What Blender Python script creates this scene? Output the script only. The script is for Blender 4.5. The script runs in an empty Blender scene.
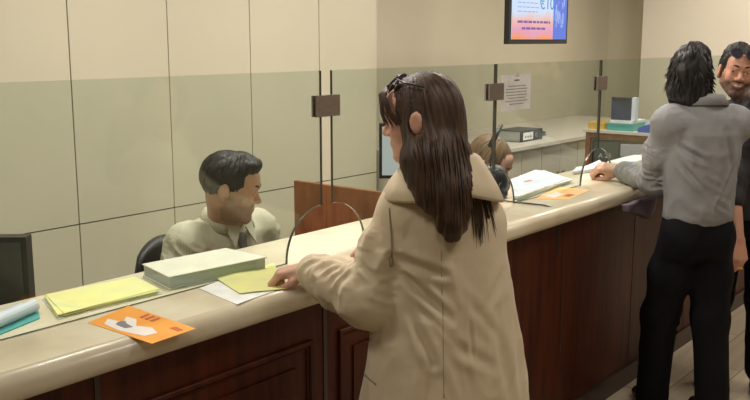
import bpy, bmesh, math, random
import numpy as np
from mathutils import Vector, Matrix
random.seed(7)
SC = bpy.context.scene
COL = SC.collection
R_ = math.radians
PI = math.pi

# ---------------------------------------------------------------- camera
F_PX = 900.0
CAMZ = 1.75
CP = math.atan(160 / F_PX)
TH = math.atan(750 * math.cos(CP) / F_PX)
cF = Vector((math.cos(TH) * math.cos(CP), math.sin(TH) * math.cos(CP), -math.sin(CP)))
cR = Vector((math.sin(TH), -math.cos(TH), 0))
cU = cR.cross(cF)
cam = bpy.data.objects.new('camera', bpy.data.cameras.new('camera'))
COL.objects.link(cam)
cam.data.sensor_width = 36
cam.data.lens = 36 * F_PX / 750
cam.data.clip_start = .02
m = Matrix((cR, cU, -cF)).transposed().to_4x4()
m.translation = (0, 0, CAMZ)
cam.matrix_world = m
SC.camera = cam

def ray(px, py):
    return cF + cR * ((px - 375) / F_PX) + cU * ((200 - py) / F_PX)
def atD(px, py, d):
    r = ray(px, py) * d
    return Vector((r.x, r.y, r.z + CAMZ))
def onZ(px, py, z):
    r = ray(px, py)
    t = (z - CAMZ) / r.z
    return Vector((r.x * t, r.y * t, z))

# ---------------------------------------------------------------- materials
def mat(name, col, rough=.6, metal=0, spec=.5, noise=None, bump=None, emit=None, es=1, coat=0, sheen=0):
    """noise=(scale, other colour, detail[, stretch xyz]); bump=(scale, strength, dist[, stretch])"""
    m = bpy.data.materials.new(name)
    m.use_nodes = True
    nt = m.node_tree
    b = nt.nodes['Principled BSDF']
    b.inputs['Base Color'].default_value = (*col, 1)
    b.inputs['Roughness'].default_value = rough
    b.inputs['Metallic'].default_value = metal
    b.inputs['Specular IOR Level'].default_value = spec
    b.inputs['Coat Weight'].default_value = coat
    b.inputs['Sheen Weight'].default_value = sheen
    tc = nt.nodes.new('ShaderNodeTexCoord')
    def tex(sc, det, st):
        mp = nt.nodes.new('ShaderNodeMapping')
        mp.inputs['Scale'].default_value = st
        nt.links.new(tc.outputs['Object'], mp.inputs['Vector'])
        n = nt.nodes.new('ShaderNodeTexNoise')
        n.inputs['Scale'].default_value = sc
        n.inputs['Detail'].default_value = det
        nt.links.new(mp.outputs[0], n.inputs['Vector'])
        return n
    if noise:
        st = noise[3] if len(noise) > 3 else (1, 1, 1)
        n = tex(noise[0], noise[2], st)
        cr = nt.nodes.new('ShaderNodeValToRGB')
        cr.color_ramp.elements[0].position = .32
        cr.color_ramp.elements[1].position = .68
        cr.color_ramp.elements[0].color = (*col, 1)
        cr.color_ramp.elements[1].color = (*noise[1], 1)
        nt.links.new(n.outputs['Fac'], cr.inputs[0])
        nt.links.new(cr.outputs[0], b.inputs['Base Color'])
    if bump:
        st = bump[3] if len(bump) > 3 else (1, 1, 1)
        n = tex(bump[0], 3, st)
        bp = nt.nodes.new('ShaderNodeBump')
        bp.inputs['Strength'].default_value = bump[1]
        bp.inputs['Distance'].default_value = bump[2]
        nt.links.new(n.outputs['Fac'], bp.inputs['Height'])
        nt.links.new(bp.outputs[0], b.inputs['Normal'])
    if emit:
        b.inputs['Emission Color'].default_value = (*emit, 1)
        b.inputs['Emission Strength'].default_value = es
    return m

M = {}
M['wall'] = mat('wall_laminate', (.55, .52, .385), .42, noise=(1.2, (.59, .555, .415), 3), bump=(90, .05, .001))
M['wall2'] = mat('wall_paint', (.58, .54, .40), .6, noise=(1.5, (.545, .505, .375), 3), bump=(60, .05, .001))
M['wall3'] = mat('pillar_paint', (.72, .67, .55), .6, noise=(1.5, (.68, .63, .51), 3), bump=(60, .05, .001))
M['seam'] = mat('seam_dark', (.05, .045, .035), .8)
M['ceil'] = mat('ceiling_white', (.75, .72, .65), .8, noise=(3, (.7, .67, .6), 2))
M['marble'] = mat('marble_cream', (.79, .72, .55), .25, noise=(5, (.66, .56, .39), 6), bump=(30, .04, .001), coat=.2)
M['wood'] = mat('mahogany', (.092, .018, .005), .40, spec=.2, noise=(9, (.042, .0075, .0025), 5, (3, 3, .3)))
M['wood_dark'] = mat('mahogany_dark', (.05, .016, .008), .35, noise=(14, (.025, .008, .004), 6, (6, 6, .5)))
M['wood_part'] = mat('partition_wood', (.27, .10, .035), .4, noise=(9, (.17, .055, .02), 5, (3, 3, 1)))
M['floor'] = mat('floor_laminate', (.64, .55, .40), .35, noise=(5, (.52, .44, .32), 5, (.4, 5, 1)))
M['black'] = mat('black_plastic', (.012, .012, .013), .4)
M['dark_screen'] = mat('dark_screen', (.035, .042, .038), .25)
M['greybox'] = mat('dark_grey_plastic', (.06, .075, .065), .45)
M['metal'] = mat('brushed_bronze', (.40, .33, .29), .42, .7, noise=(60, (.30, .24, .21), 3, (1, 1, 8)))
M['steel'] = mat('steel', (.5, .5, .5), .3, 1)
M['paper'] = mat('white_paper', (.90, .90, .88), .7, noise=(12, (.74, .74, .72), 2))
M['paper_blue'] = mat('bluish_paper', (.66, .72, .80), .6, noise=(12, (.6, .66, .74), 2))
M['yellow'] = mat('yellow_paper', (.80, .78, .30), .7, noise=(14, (.72, .71, .33), 2))
M['ledger'] = mat('ledger_cover', (.74, .73, .60), .55, noise=(20, (.68, .67, .55), 3))
M['pages'] = mat('page_edges', (.50, .52, .46), .8, noise=(8, (.40, .42, .37), 2, (1, 1, 60)))
M['orange'] = mat('orange_print', (.90, .33, .035), .45, noise=(9, (.95, .42, .06), 2))
M['orange2'] = mat('orange_pale_print', (.88, .50, .13), .5, noise=(9, (.9, .6, .3), 2))
M['print_white'] = mat('print_white', (.85, .80, .76), .5)
M['print_grey'] = mat('print_grey', (.22, .20, .25), .5)
M['print_red'] = mat('print_red', (.55, .12, .04), .5)
M['teal'] = mat('teal_plastic', (.06, .36, .36), .4)
M['navy'] = mat('navy_board', (.008, .011, .035), .85, noise=(9, (.025, .04, .10), 2))
M['blue'] = mat('blue_plastic', (.03, .10, .42), .4)
M['ylw_plastic'] = mat('mustard_plastic', (.62, .42, .08), .5)
M['pink'] = mat('pink_paper', (.62, .30, .26), .7, noise=(9, (.55, .26, .22), 2))
M['cabinet'] = mat('cabinet_laminate', (.60, .55, .44), .5, noise=(2, (.56, .51, .40), 2))
M['ledge'] = mat('worktop_pale', (.68, .62, .53), .4, noise=(6, (.62, .56, .48), 2))

def glass_mat():
    m = bpy.data.materials.new('screen_glass')
    m.use_nodes = True
    nt = m.node_tree
    nt.nodes.clear()
    o = nt.nodes.new('ShaderNodeOutputMaterial')
    t = nt.nodes.new('ShaderNodeBsdfTransparent')
    t.inputs[0].default_value = (.885, .92, .90, 1)
    g = nt.nodes.new('ShaderNodeBsdfGlossy')
    g.inputs['Roughness'].default_value = .03
    g.inputs[0].default_value = (.9, 1, .95, 1)
    lw = nt.nodes.new('ShaderNodeLayerWeight')
    pw = nt.nodes.new('ShaderNodeMath'); pw.operation = 'POWER'; pw.inputs[1].default_value = 4
    fr = nt.nodes.new('ShaderNodeMath'); fr.operation = 'MULTIPLY_ADD'; fr.inputs[1].default_value = .6; fr.inputs[2].default_value = .035
    nt.links.new(lw.outputs['Facing'], pw.inputs[0]); nt.links.new(pw.outputs[0], fr.inputs[0])
    mx = nt.nodes.new('ShaderNodeMixShader')
    nt.links.new(fr.outputs[0], mx.inputs[0])
    nt.links.new(t.outputs[0], mx.inputs[1])
    nt.links.new(g.outputs[0], mx.inputs[2])
    nt.links.new(mx.outputs[0], o.inputs[0])
    return m
M['glass'] = glass_mat()
M['glass_edge'] = mat('glass_edge', (.07, .065, .05), .2)
M['clear'] = mat('clear_sleeve', (.75, .78, .80), .15, noise=(25, (.55, .58, .6), 3))

def skin_mat(name, col, lip=(.42, .13, .10), beard=(.10, .065, .05)):
    m = mat(name, col, .5, noise=(25, tuple(c * .88 for c in col), 3))
    nt = m.node_tree
    b = nt.nodes['Principled BSDF']
    b.inputs['Subsurface Weight'].default_value = .06
    b.inputs['Subsurface Radius'].default_value = (.01, .004, .002)
    src = b.inputs['Base Color'].links[0].from_socket
    for at, c in (('lip', lip), ('beard', beard)):
        a = nt.nodes.new('ShaderNodeAttribute')
        a.attribute_name = at
        mx = nt.nodes.new('ShaderNodeMix')
        mx.data_type = 'RGBA'
        nt.links.new(a.outputs['Fac'], mx.inputs[0])
        nt.links.new(src, mx.inputs[6])
        mx.inputs[7].default_value = (*c, 1)
        src = mx.outputs[2]
    nt.links.new(src, b.inputs['Base Color'])
    return m
M['skin_w'] = skin_mat('skin_fair', (.66, .37, .27))
M['skin_m'] = skin_mat('skin_tan', (.50, .29, .185), beard=(.07, .045, .035))
M['skin_m3'] = skin_mat('skin_ruddy', (.56, .28, .185), beard=(.045, .028, .022))
def hair_mat(name, a, b_):
    return mat(name, a, .52, spec=.35, noise=(55, b_, 4, (1, 1, .12)), bump=(160, .22, .002, (1, 1, .1)))
M['hair_w'] = hair_mat('hair_dark_brown', (.028, .015, .008), (.080, .042, .022))
M['hair_black'] = hair_mat('hair_black', (.008, .007, .007), (.024, .020, .018))
M['hair_clerk'] = hair_mat('hair_clerk', (.009, .007, .006), (.024, .018, .014))
M['hair_light'] = hair_mat('hair_light_brown', (.12, .07, .032), (.22, .13, .06))
M['coat'] = mat('trench_beige', (.60, .50, .335), .75, noise=(5, (.56, .46, .305), 4), bump=(14, .35, .012), sheen=.15)
M['coat_seam'] = mat('trench_seam', (.30, .24, .16), .8)
M['shirt_cream'] = mat('shirt_cream', (.60, .57, .42), .75, bump=(22, .3, .008))
M['shirt_grey'] = mat('shirt_grey', (.275, .277, .280), .75, noise=(7, (.245, .247, .25), 4), bump=(16, .35, .012))
M['shirt_black'] = mat('shirt_black', (.022, .020, .021), .75, bump=(22, .3, .008))
M['trouser'] = mat('trouser_black', (.0045, .0045, .006), .85, spec=.2, bump=(14, .3, .01))
M['shoe'] = mat('shoe_black', (.01, .009, .009), .35)
M['tie'] = mat('tie_grey', (.12, .11, .12), .6, noise=(120, (.2, .19, .2), 1))
M['eye'] = mat('eye_white', (.75, .72, .68), .2)
M['iris'] = mat('iris_dark', (.03, .018, .01), .15)
M['lens'] = mat('lens_dark', (.02, .02, .035), .08, spec=.8)
M['lens_lilac'] = mat('lens_lilac', (.25, .22, .45), .1, spec=.9)
M['strap'] = mat('strap_black', (.015, .014, .014), .5)

def stripes(m, sc, depth):
    """fine vertical stripes woven into the cream shirt"""
    nt = m.node_tree
    b = nt.nodes['Principled BSDF']
    tc = nt.nodes.new('ShaderNodeTexCoord')
    w = nt.nodes.new('ShaderNodeTexWave')
    w.inputs['Scale'].default_value = sc
    mx = nt.nodes.new('ShaderNodeMix')
    mx.data_type = 'RGBA'
    c = b.inputs['Base Color'].default_value[:]
    mx.inputs[6].default_value = c
    mx.inputs[7].default_value = tuple(x * depth for x in c[:3]) + (1,)
    nt.links.new(tc.outputs['Object'], w.inputs['Vector'])
    nt.links.new(w.outputs['Fac'], mx.inputs[0])
    nt.links.new(mx.outputs[2], b.inputs['Base Color'])
stripes(M['shirt_cream'], 48, .80)

def bricks(m):
    """laminate planks on the floor"""
    nt = m.node_tree
    b = nt.nodes['Principled BSDF']
    src = b.inputs['Base Color'].links[0].from_socket
    tc = nt.nodes.new('ShaderNodeTexCoord')
    br = nt.nodes.new('ShaderNodeTexBrick')
    br.inputs['Scale'].default_value = 1
    br.inputs['Brick Width'].default_value = 1.2
    br.inputs['Row Height'].default_value = .2
    br.inputs['Mortar Size'].default_value = .004
    br.inputs['Color1'].default_value = (1, 1, 1, 1)
    br.inputs['Color2'].default_value = (.82, .80, .78, 1)
    br.inputs['Mortar'].default_value = (.45, .42, .38, 1)
    mx = nt.nodes.new('ShaderNodeMix')
    mx.data_type = 'RGBA'
    mx.blend_type = 'MULTIPLY'
    mx.inputs[0].default_value = 1
    nt.links.new(tc.outputs['Object'], br.inputs['Vector'])
    nt.links.new(src, mx.inputs[6])
    nt.links.new(br.outputs['Color'], mx.inputs[7])
    nt.links.new(mx.outputs[2], b.inputs['Base Color'])
bricks(M['floor'])

# ---------------------------------------------------------------- object helpers
def thing(name, label, cat, loc=(0, 0, 0), rz=0, group=None):
    o = bpy.data.objects.new(name, None)
    o.empty_display_size = .05
    COL.objects.link(o)
    o.location = loc
    o.rotation_euler = (0, 0, rz)
    return tag(o, label, cat, group)
def tag(o, label, cat, group=None):
    o['label'] = label
    o['category'] = cat
    if group:
        o['group'] = group
    return o
def link(name, me, mt=None, parent=None, smooth=False, loc=None):
    o = bpy.data.objects.new(name, me)
    COL.objects.link(o)
    if parent:
        o.parent = parent
    if mt:
        for x in (mt if isinstance(mt, (list, tuple)) else [mt]):
            me.materials.append(M[x] if isinstance(x, str) else x)
    if smooth:
        me.polygons.foreach_set('use_smooth', [True] * len(me.polygons))
    if loc is not None:
        o.location = loc
    return o
def font(t, nm, txt, loc, size, mt_, ext=.0006):
    cu = bpy.data.curves.new(nm, 'FONT')
    cu.body = txt; cu.size = size; cu.extrude = ext
    o = bpy.data.objects.new(nm, cu)
    me = bpy.data.meshes.new_from_object(o)
    bpy.data.objects.remove(o)
    me.materials.clear()
    o = link(nm, me, mt_, t, False, loc)
    o.rotation_euler = (PI / 2, 0, 0)
    return o
def obj(name, bm, mt, parent=None, smooth=False, loc=None, bevel=0):
    if bevel:
        bmesh.ops.bevel(bm, geom=[e for e in bm.edges if e.calc_face_angle(0) > .6], offset=bevel, segments=2, affect='EDGES', profile=.6)
    bmesh.ops.recalc_face_normals(bm, faces=bm.faces)
    me = bpy.data.meshes.new(name)
    bm.to_mesh(me)
    bm.free()
    return link(name, me, mt, parent, smooth, loc)
def struct(name, bm, mt, parent=None, **k):
    o = obj(name, bm, mt, parent, **k)
    if not parent:
        o['kind'] = 'structure'
    return o
def bx(bm, x0, x1, y0, y1, z0, z1, mi=0, mtx=None):
    v = [bm.verts.new((x, y, z)) for z in (z0, z1) for y in (y0, y1) for x in (x0, x1)]
    if mtx:
        for q in v:
            q.co = mtx @ q.co
    for f in ((0, 1, 3, 2), (4, 6, 7, 5), (0, 4, 5, 1), (2, 3, 7, 6), (0, 2, 6, 4), (1, 5, 7, 3)):
        fc = bm.faces.new([v[i] for i in f])
        fc.material_index = mi
    return bm
def box(*a, **k):
    return bx(bmesh.new(), *a, **k)
def prism(pts, axis_vec, mi=0, bm=None):
    bm = bm or bmesh.new()
    a = [bm.verts.new(p) for p in pts]
    b = [bm.verts.new(Vector(p) + Vector(axis_vec)) for p in pts]
    n = len(pts)
    f = bm.faces.new(a); f.material_index = mi
    f = bm.faces.new(b[::-1]); f.material_index = mi
    for i in range(n):
        f = bm.faces.new((a[i], b[i], b[(i + 1) % n], a[(i + 1) % n]))
        f.material_index = mi
    return bm
def tube(pts, r, n=10, bm=None, mi=0, taper=None):
    bm = bm or bmesh.new()
    pts = [Vector(p) for p in pts]
    rings = []
    up = Vector((0, 0, 1))
    prev = None
    for i, p in enumerate(pts):
        d = (pts[min(i + 1, len(pts) - 1)] - pts[max(i - 1, 0)]).normalized()
        if prev is None:
            x = d.cross(up if abs(d.z) < .9 else Vector((1, 0, 0))).normalized()
        else:
            x = (prev - d * prev.dot(d)).normalized()
        prev = x
        y = d.cross(x)
        rr = r if taper is None else r * taper[i]
        rings.append([bm.verts.new(p + (x * math.cos(2 * PI * k / n) + y * math.sin(2 * PI * k / n)) * rr) for k in range(n)])
    for a, b in zip(rings, rings[1:]):
        for k in range(n):
            f = bm.faces.new((a[k], a[(k + 1) % n], b[(k + 1) % n], b[k]))
            f.material_index = mi
    for q in (rings[0][::-1], rings[-1]):
        f = bm.faces.new(q)
        f.material_index = mi
    return bm
def lathe(prof, n=24, c=(0, 0, 0), bm=None, mi=0):
    bm = bm or bmesh.new()
    rings = [[bm.verts.new((c[0] + r * math.cos(2 * PI * k / n), c[1] + r * math.sin(2 * PI * k / n), c[2] + z)) for k in range(n)] for r, z in prof]
    for a, b in zip(rings, rings[1:]):
        for k in range(n):
            f = bm.faces.new((a[k], a[(k + 1) % n], b[(k + 1) % n], b[k])); f.material_index = mi
    f = bm.faces.new(rings[0][::-1]); f.material_index = mi
    f = bm.faces.new(rings[-1]); f.material_index = mi
    return bm
def sheet(corners, th, bm=None, mi=0, sag=0, n=8, rnd=0, seed=0):
    """thin sheet over four corners (counter clockwise), subdivided with a little curl"""
    bm = bm or bmesh.new()
    rg = random.Random(seed)
    c = [Vector(p) for p in corners]
    ph = rg.uniform(0, 6)
    g = {}
    for s in (0, 1):
        for i in range(n + 1):
            for j in range(n + 1):
                u, v = i / n, j / n
                p = c[0] * (1 - u) * (1 - v) + c[1] * u * (1 - v) + c[2] * u * v + c[3] * (1 - u) * v
                p.z += s * th + sag * (math.sin(3.1 * u + ph) * math.sin(2.3 * v + ph * .7)) ** 2
                g[s, i, j] = bm.verts.new(p)
    for i in range(n):
        for j in range(n):
            for s in (0, 1):
                f = bm.faces.new((g[s, i, j], g[s, i + 1, j], g[s, i + 1, j + 1], g[s, i, j + 1])); f.material_index = mi
    for i in range(n):
        for a, b in (((i, 0), (i + 1, 0)), ((i, n), (i + 1, n)), ((0, i), (0, i + 1)), ((n, i), (n, i + 1))):
            f = bm.faces.new((g[0, a[0], a[1]], g[0, b[0], b[1]], g[1, b[0], b[1]], g[1, a[0], a[1]])); f.material_index = mi
    return bm

# ---------------------------------------------------------------- the room
CT = 1.055      # counter top height
GY = 1.965        # plane of the glass screens
WY = 4.0        # panelled back wall
WB = 4.35       # recessed back wall to the right
XE = 9.3        # end wall
ZC = 2.85
bm = box(-4, XE + .2, -4, WB + .2, -.1, 0)
struct('floor', bm, 'floor')
bm = box(-4, XE + .2, -4, WB + .2, ZC, ZC + .1)
struct('ceiling', bm, 'ceil')

bm = box(-4, 4.892, WY + .012, WB + .2, 0, ZC, mi=1)
seams = [-3.49 + .6 * i for i in range(14)] + [4.892]
g = .0035
for a, b in zip([-4] + seams, seams + []):
    if b - a < .05: continue
    for z0, z1 in ((0, .828), (.828, ZC)):
        bx(bm, a + g, b - (g if b < 4.85 else 0), WY, WY + .012, z0 + g, z1 - g)
struct('wall_back', bm, ['wall', 'seam'])
bm = box(4.892, XE + .2, WB, WB + .2, 0, ZC)
struct('wall_recess', bm, 'wall2')
bm = box(XE, XE + .2, -4, WB, 0, ZC)
struct('wall_right', bm, 'wall2')
bm = box(XE - .32, XE, 1.2, 3.83, 0, ZC)
bx(bm, XE - .325, XE - .32, 2.50, 2.506, 0, ZC, 1)
struct('wall_pillar', bm, ['wall3', 'seam'])
bm = box(-4.2, -4, -4, WB + .2, 0, ZC)
struct('wall_left', bm, 'wall2')
bm = box(-4, XE, -4.2, -4, 0, ZC)
struct('wall_front', bm, 'wall2')

# ---------------------------------------------------------------- service counter
ctr = thing('service_counter', 'long bank service counter with cream marble top and dark reddish wood front', 'counter', (0, 0, 0))
X0, X1 = -.6, 7.6
pr = []
for i in range(17):      # bull-nosed front edge
    a = PI / 2 + PI * i / 16
    pr.append((X0, 1.765 + .036 * math.cos(a), CT - .036 + .036 * math.sin(a)))
pr += [(X0, 2.235, CT - .072), (X0, 2.245, CT - .06), (X0, 2.245, CT - .01), (X0, 2.235, CT)]
o = obj('marble_top', prism(pr, (X1 - X0, 0, 0)), 'marble', ctr)
for p_ in o.data.polygons:
    p_.use_smooth = p_.center.y < 1.766 and abs(p_.normal.x) < .5
PF = 1.80
obj('counter_body', box(X0 + .03, X1 - .03, PF, 2.22, .10, CT - .074), 'wood', ctr)
obj('toe_kick', box(X0 + .03, X1 - .03, PF - .012, 2.2, 0, .10), 'wood_dark', ctr, bevel=.004)
def framed_panel(x0, x1, z0, z1):
    bm = bmesh.new()
    for w, ins, y in ((.016, 0, .012), (.008, .016, .007)):
        a0, a1, b0, b1 = x0 + ins, x1 - ins, z0 + ins, z1 - ins
        ring = lambda i, yy: [bm.verts.new((px_, PF - yy, pz_)) for px_, pz_ in ((a0 + i, b0 + i), (a1 - i, b0 + i), (a1 - i, b1 - i), (a0 + i, b1 - i))]
        r = [ring(0, -.001), ring(0, y - .003), ring(.003, y), ring(w - .003, y), ring(w, y - .003), ring(w, -.001)]
        for p, q in zip(r, r[1:]):
            for k in range(4):
                bm.faces.new((p[k], p[(k + 1) % 4], q[(k + 1) % 4], q[k]))
    obj('panel_moulding', bm, 'wood', ctr)
    obj('raised_panel', box(x0 + .07, x1 - .07, PF - .006, PF + .001, z0 + .07, z1 - .07), 'wood', ctr, bevel=.003)
for x in (-.45, .35, 1.15, 1.95):
    framed_panel(x + .06, x + .74, .22, .86)
for x in (.35, 1.15, 1.95, 2.75):
    obj('stile', box(x - .008, x + .008, PF - .003, PF + .001, .10, CT - .075), 'wood_dark', ctr)
for x in (3.5, 4.25, 5.0, 5.75, 6.5):
    obj('panel_joint', box(x - .002, x + .002, PF - .0015, PF + .001, .10, CT - .075), 'seam', ctr)
# staff side desk
dk = thing('staff_desk', 'low wooden staff desk running behind the marble counter', 'desk', (0, 2.25, 0))
obj('desk_top', box(.2, 6.0, 0.0, .22, .71, .74), 'wood_part', dk, bevel=.004)
for x in (.25, 2.6, 4.55, 5.9):
    obj('leg', box(x, x + .04, .03, .20, 0, .71), 'wood_dark', dk)

# ---------------------------------------------------------------- glass screens and clamps
GT = 1.654
RA = .165
def glass_panel(x0, x1, hole0, hole1, label):
    pts = []
    z0 = CT + .001
    if hole0:
        pts += [(x0 + RA * math.sin(a), 0, z0 + RA * math.cos(a)) for a in [i * PI / 24 for i in range(13)]]
    else:
        pts += [(x0, 0, z0)]
    if hole1:
        pts += [(x1 - RA * math.cos(a), 0, z0 + RA * math.sin(a)) for a in [i * PI / 24 for i in range(13)]]
    else:
        pts += [(x1, 0, z0)]
    pts += [(x1, 0, GT), (x0, 0, GT)]
    bm = prism([(p[0], GY - .005, p[2]) for p in pts], (0, .01, 0))
    bm.normal_update()
    for f in bm.faces:
        f.material_index = 0 if abs(f.normal.y) > .9 else 1
    o = obj('glass_screen', bm, ['glass', 'glass_edge'])
    tag(o, label, 'glass screen')
glass_panel(-.55, 2.120, False, True, 'long clear glass screen in front of the seated person in the cream shirt')
glass_panel(2.172, 3.163, True, True, 'clear glass screen above the counter beside the long haired person\'s face')
glass_panel(3.175, 4.130, True, True, 'clear glass screen carrying the printed white notice')
glass_panel(4.142, 7.4, True, False, 'clear glass screen farthest right, behind the person in the grey shirt')
def clamp(x, label):
    t = thing('glass_clamp', label, 'clamp', (x, GY, 1.508), group=None)
    for y0, y1 in ((-.012, -.0052), (.0052, .012)):
        obj('clamp_plate', box(-.055, .055, y0, y1, 0, .068), 'metal', t, bevel=.002)
    bm = bmesh.new()
    obj('spacer', box(-.012, .012, -.0051, .0051, .01, .066), 'black', t)
clamp(2.146, 'square bronze metal clamp joining the screens nearest the seated person in cream')
clamp(3.163, 'square bronze metal clamp beside the white notice on the glass')
clamp(4.136, 'square bronze metal clamp farthest right, above the grey-shirted person\'s hand')

# ---------------------------------------------------------------- partition
pt = thing('wooden_partition', 'reddish brown wooden partition standing behind the counter arch opening', 'partition', (2.80, 2.557, 0))
obj('panel', box(-.012, .012, 0, .19, 0, 1.143), 'wood_part', pt, bevel=.002)
obj('panel', box(-.012, .012, -.305, -.001, .745, 1.143), 'wood_part', pt, bevel=.002)

# ---------------------------------------------------------------- notice on the glass
nt_ = thing('paper_notice', 'white printed notice taped to the glass beside a clamp', 'notice', (3.212, GY - .0062, 1.458))
obj('sheet', box(0, .235, -.0006, .0006, 0, .147), 'paper', nt_)
bm = bmesh.new()
rg = random.Random(3)
bx(bm, .095, .135, -.0011, -.0005, .122, .129)
for i, (a, b) in enumerate(((.05, .19), (.03, .205), (.03, .2), (.035, .20), (.05, .19), (.03, .205), (.06, .175))):
    x = a
    while x < b:
        w = rg.uniform(.008, .022)
        bx(bm, x, min(x + w, b), -.0011, -.0005, .100 - i * .0125, .1035 - i * .0125)
        x += w + .004
obj('printed_text', bm, 'print_grey', nt_)
obj('tape', box(.1, .135, -.0014, -.0006, .14, .155), 'clear', nt_)

# ---------------------------------------------------------------- television
TY = 3.25
tl = (5.30, 6.36)
tv = thing('television', 'flat wall television showing an orange and blue bank advert', 'television', (0, TY, 1.722))
TW, THT = .84, .54
tv.location = (5.40, TY, 1.722)
obj('casing', box(0, TW, 0, .04, 0, THT), 'black', tv, bevel=.008)
def em(name, col, s):
    return mat(name, (.02, .02, .02), .3, emit=col, es=s)
E1 = em('screen_pale', (.62, .78, 1.0), .85)
E2 = em('screen_orange', (1.0, .40, .10), .75)
E3 = em('screen_blue', (.09, .20, .85), .8)
E4 = em('screen_purple', (.30, .12, .55), .6)
E5 = em('screen_cyan', (.05, .35, .75), .8)
E6 = em('screen_pink', (.95, .55, .75), .8)
E7 = em('screen_lightblue', (.35, .5, 1.0), .8)
a, b = .028, TW - .028
xs = a + (b - a) * .74
scr = obj('display', box(a, b, -.003, .001, .032, THT - .032), E1, tv)
# advert picture: pale top fading over pink to an orange foot
def advert_mat():
    m = em('advert_picture', (.62, .80, 1), .9)
    nt = m.node_tree
    bs = nt.nodes['Principled BSDF']
    tc = nt.nodes.new('ShaderNodeTexCoord'); sp = nt.nodes.new('ShaderNodeSeparateXYZ')
    no = nt.nodes.new('ShaderNodeTexNoise'); no.inputs['Scale'].default_value = 5
    ad = nt.nodes.new('ShaderNodeMath'); ad.operation = 'MULTIPLY_ADD'; ad.inputs[1].default_value = .14
    cr = nt.nodes.new('ShaderNodeValToRGB')
    e = cr.color_ramp.elements
    e[0].position = .10; e[0].color = (.95, .33, .10, 1)
    e[1].position = .29; e[1].color = (.66, .80, 1, 1)
    x = e.new(.17); x.color = (.80, .36, .55, 1)
    x = e.new(.23); x.color = (.92, .50, .42, 1)
    nt.links.new(tc.outputs['Object'], sp.inputs[0]); nt.links.new(tc.outputs['Object'], no.inputs['Vector'])
    nt.links.new(no.outputs['Fac'], ad.inputs[0]); nt.links.new(sp.outputs['Z'], ad.inputs[2])
    nt.links.new(ad.outputs[0], cr.inputs[0]); nt.links.new(cr.outputs[0], bs.inputs['Emission Color'])
    return m
obj('advert_picture', box(a, xs, -.005, -.0031, .032, THT - .032), advert_mat(), tv)
obj('blue_band', box(xs, b, -.005, -.003, .032, THT - .032), E3, tv)
bm = bmesh.new()
rg = random.Random(5)
for i in range(34):
    x = rg.uniform(xs + .02, b - .05); z = rg.uniform(.1, THT - .12)
    bx(bm, x, x + rg.uniform(.008, .03), -.0056, -.005, z, z + rg.uniform(.02, .08))
obj('blue_artwork', bm, E7, tv)
bm = bmesh.new()
for z, x0, x1 in ((.145, .10, .56), (.100, .16, .50)):
    x = x0
    while x < x1:
        w = rg.uniform(.03, .07)
        bx(bm, x, min(x1, x + w), -.0068, -.006, z, z + .016)
        x += w + .012
obj('advert_lines', bm, E4, tv)
bm = bmesh.new()
for i in range(6):
    x = .10
    while x < .38 - .0 * i:
        w = rg.uniform(.02, .06)
        bx(bm, x, x + w, -.0058, -.005, .37 - i * .03, .377 - i * .03)
        x += w + .012
obj('advert_lines', bm, E7, tv)
font(tv, 'price_text', '€10', (.40, -.0058, .245), .13, E5)
obj('mount_plate', box(.32, .52, .04, .06, .15, .40), 'black', tv)
obj('ceiling_pole', box(.395, .445, .06, .10, .2, ZC - 1.722 - .001), 'black', tv)

# ---------------------------------------------------------------- back cabinets and what stands on them
CZ = .975
xs_ = [4.95, 5.55, 6.15, 6.75, 7.35, 7.95, 8.55]
for i, (x0, x1) in enumerate(zip(xs_, xs_[1:])):
    t = thing('low_cabinet', 'pale low filing cabinet in the row along the back wall', 'cabinet', (x0, 3.38, 0), group='low cabinets along the back wall')
    w = x1 - x0 - .004
    obj('body', box(0, w, .02, WB - 3.38 - .01, 0, CZ - .028), 'cabinet', t)
    d = obj('door', box(.004, w / 2 - .003, 0, .019, .06, CZ - .035), 'cabinet', t, bevel=.002)
    obj('handle', box(w / 2 - .05, w / 2 - .04, -.02, 0, .6, .72), 'steel', d)
    d = obj('door', box(w / 2 + .003, w - .004, 0, .019, .06, CZ - .035), 'cabinet', t, bevel=.002)
    obj('handle', box(w / 2 + .04, w / 2 + .05, -.02, 0, .6, .72), 'steel', d)
o = obj('worktop', box(4.95, 8.6, 3.34, WB - .002, CZ - .026, CZ), 'ledge', None, bevel=.003)
tag(o, 'continuous pale worktop over the row of low cabinets by the back wall', 'worktop')

def binder(x, y, z, rz, label, L=.31, Wd=.075, D=.26, cm='black'):
    """lever-arch file lying on its side, spine towards the front"""
    t = thing('ring_binder', label, 'binder', (x, y, z), rz)
    obj('cover', box(0, L, 0, D, 0, .004), cm, t)
    obj('cover', box(0, L, 0, D, Wd - .004, Wd), cm, t)
    obj('spine', box(0, L, -.003, .001, 0, Wd), cm, t)
    obj('paper_block', box(.01, L - .01, .01, D - .01, .0041, Wd - .0041), 'pages', t)
    obj('spine_label', box(.04, .19, -.005, -.0031, .014, Wd - .014), 'paper', t)
    bm = bmesh.new()
    for i in range(3):
        bx(bm, .06 + .04 * i, .085 + .04 * i, -.0058, -.0051, .03, .044)
    obj('label_print', bm, 'print_grey', t)
    obj('finger_ring', tube([(.24 + .014 * math.cos(k * PI / 6), -.0045, Wd / 2 + .014 * math.sin(k * PI / 6)) for k in range(13)], .002, 6), 'steel', t)
binder(6.02, 3.50, CZ, 0, 'black ring binder lying flat on the pale back worktop', L=.34, Wd=.085, D=.22)
t = thing('stapler', 'dark grey stapler lying right of the black ring binder', 'stapler', (6.46, 3.58, CZ), R_(10))
obj('base', box(0, .17, 0, .04, 0, .012), 'greybox', t, bevel=.003)
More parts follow.
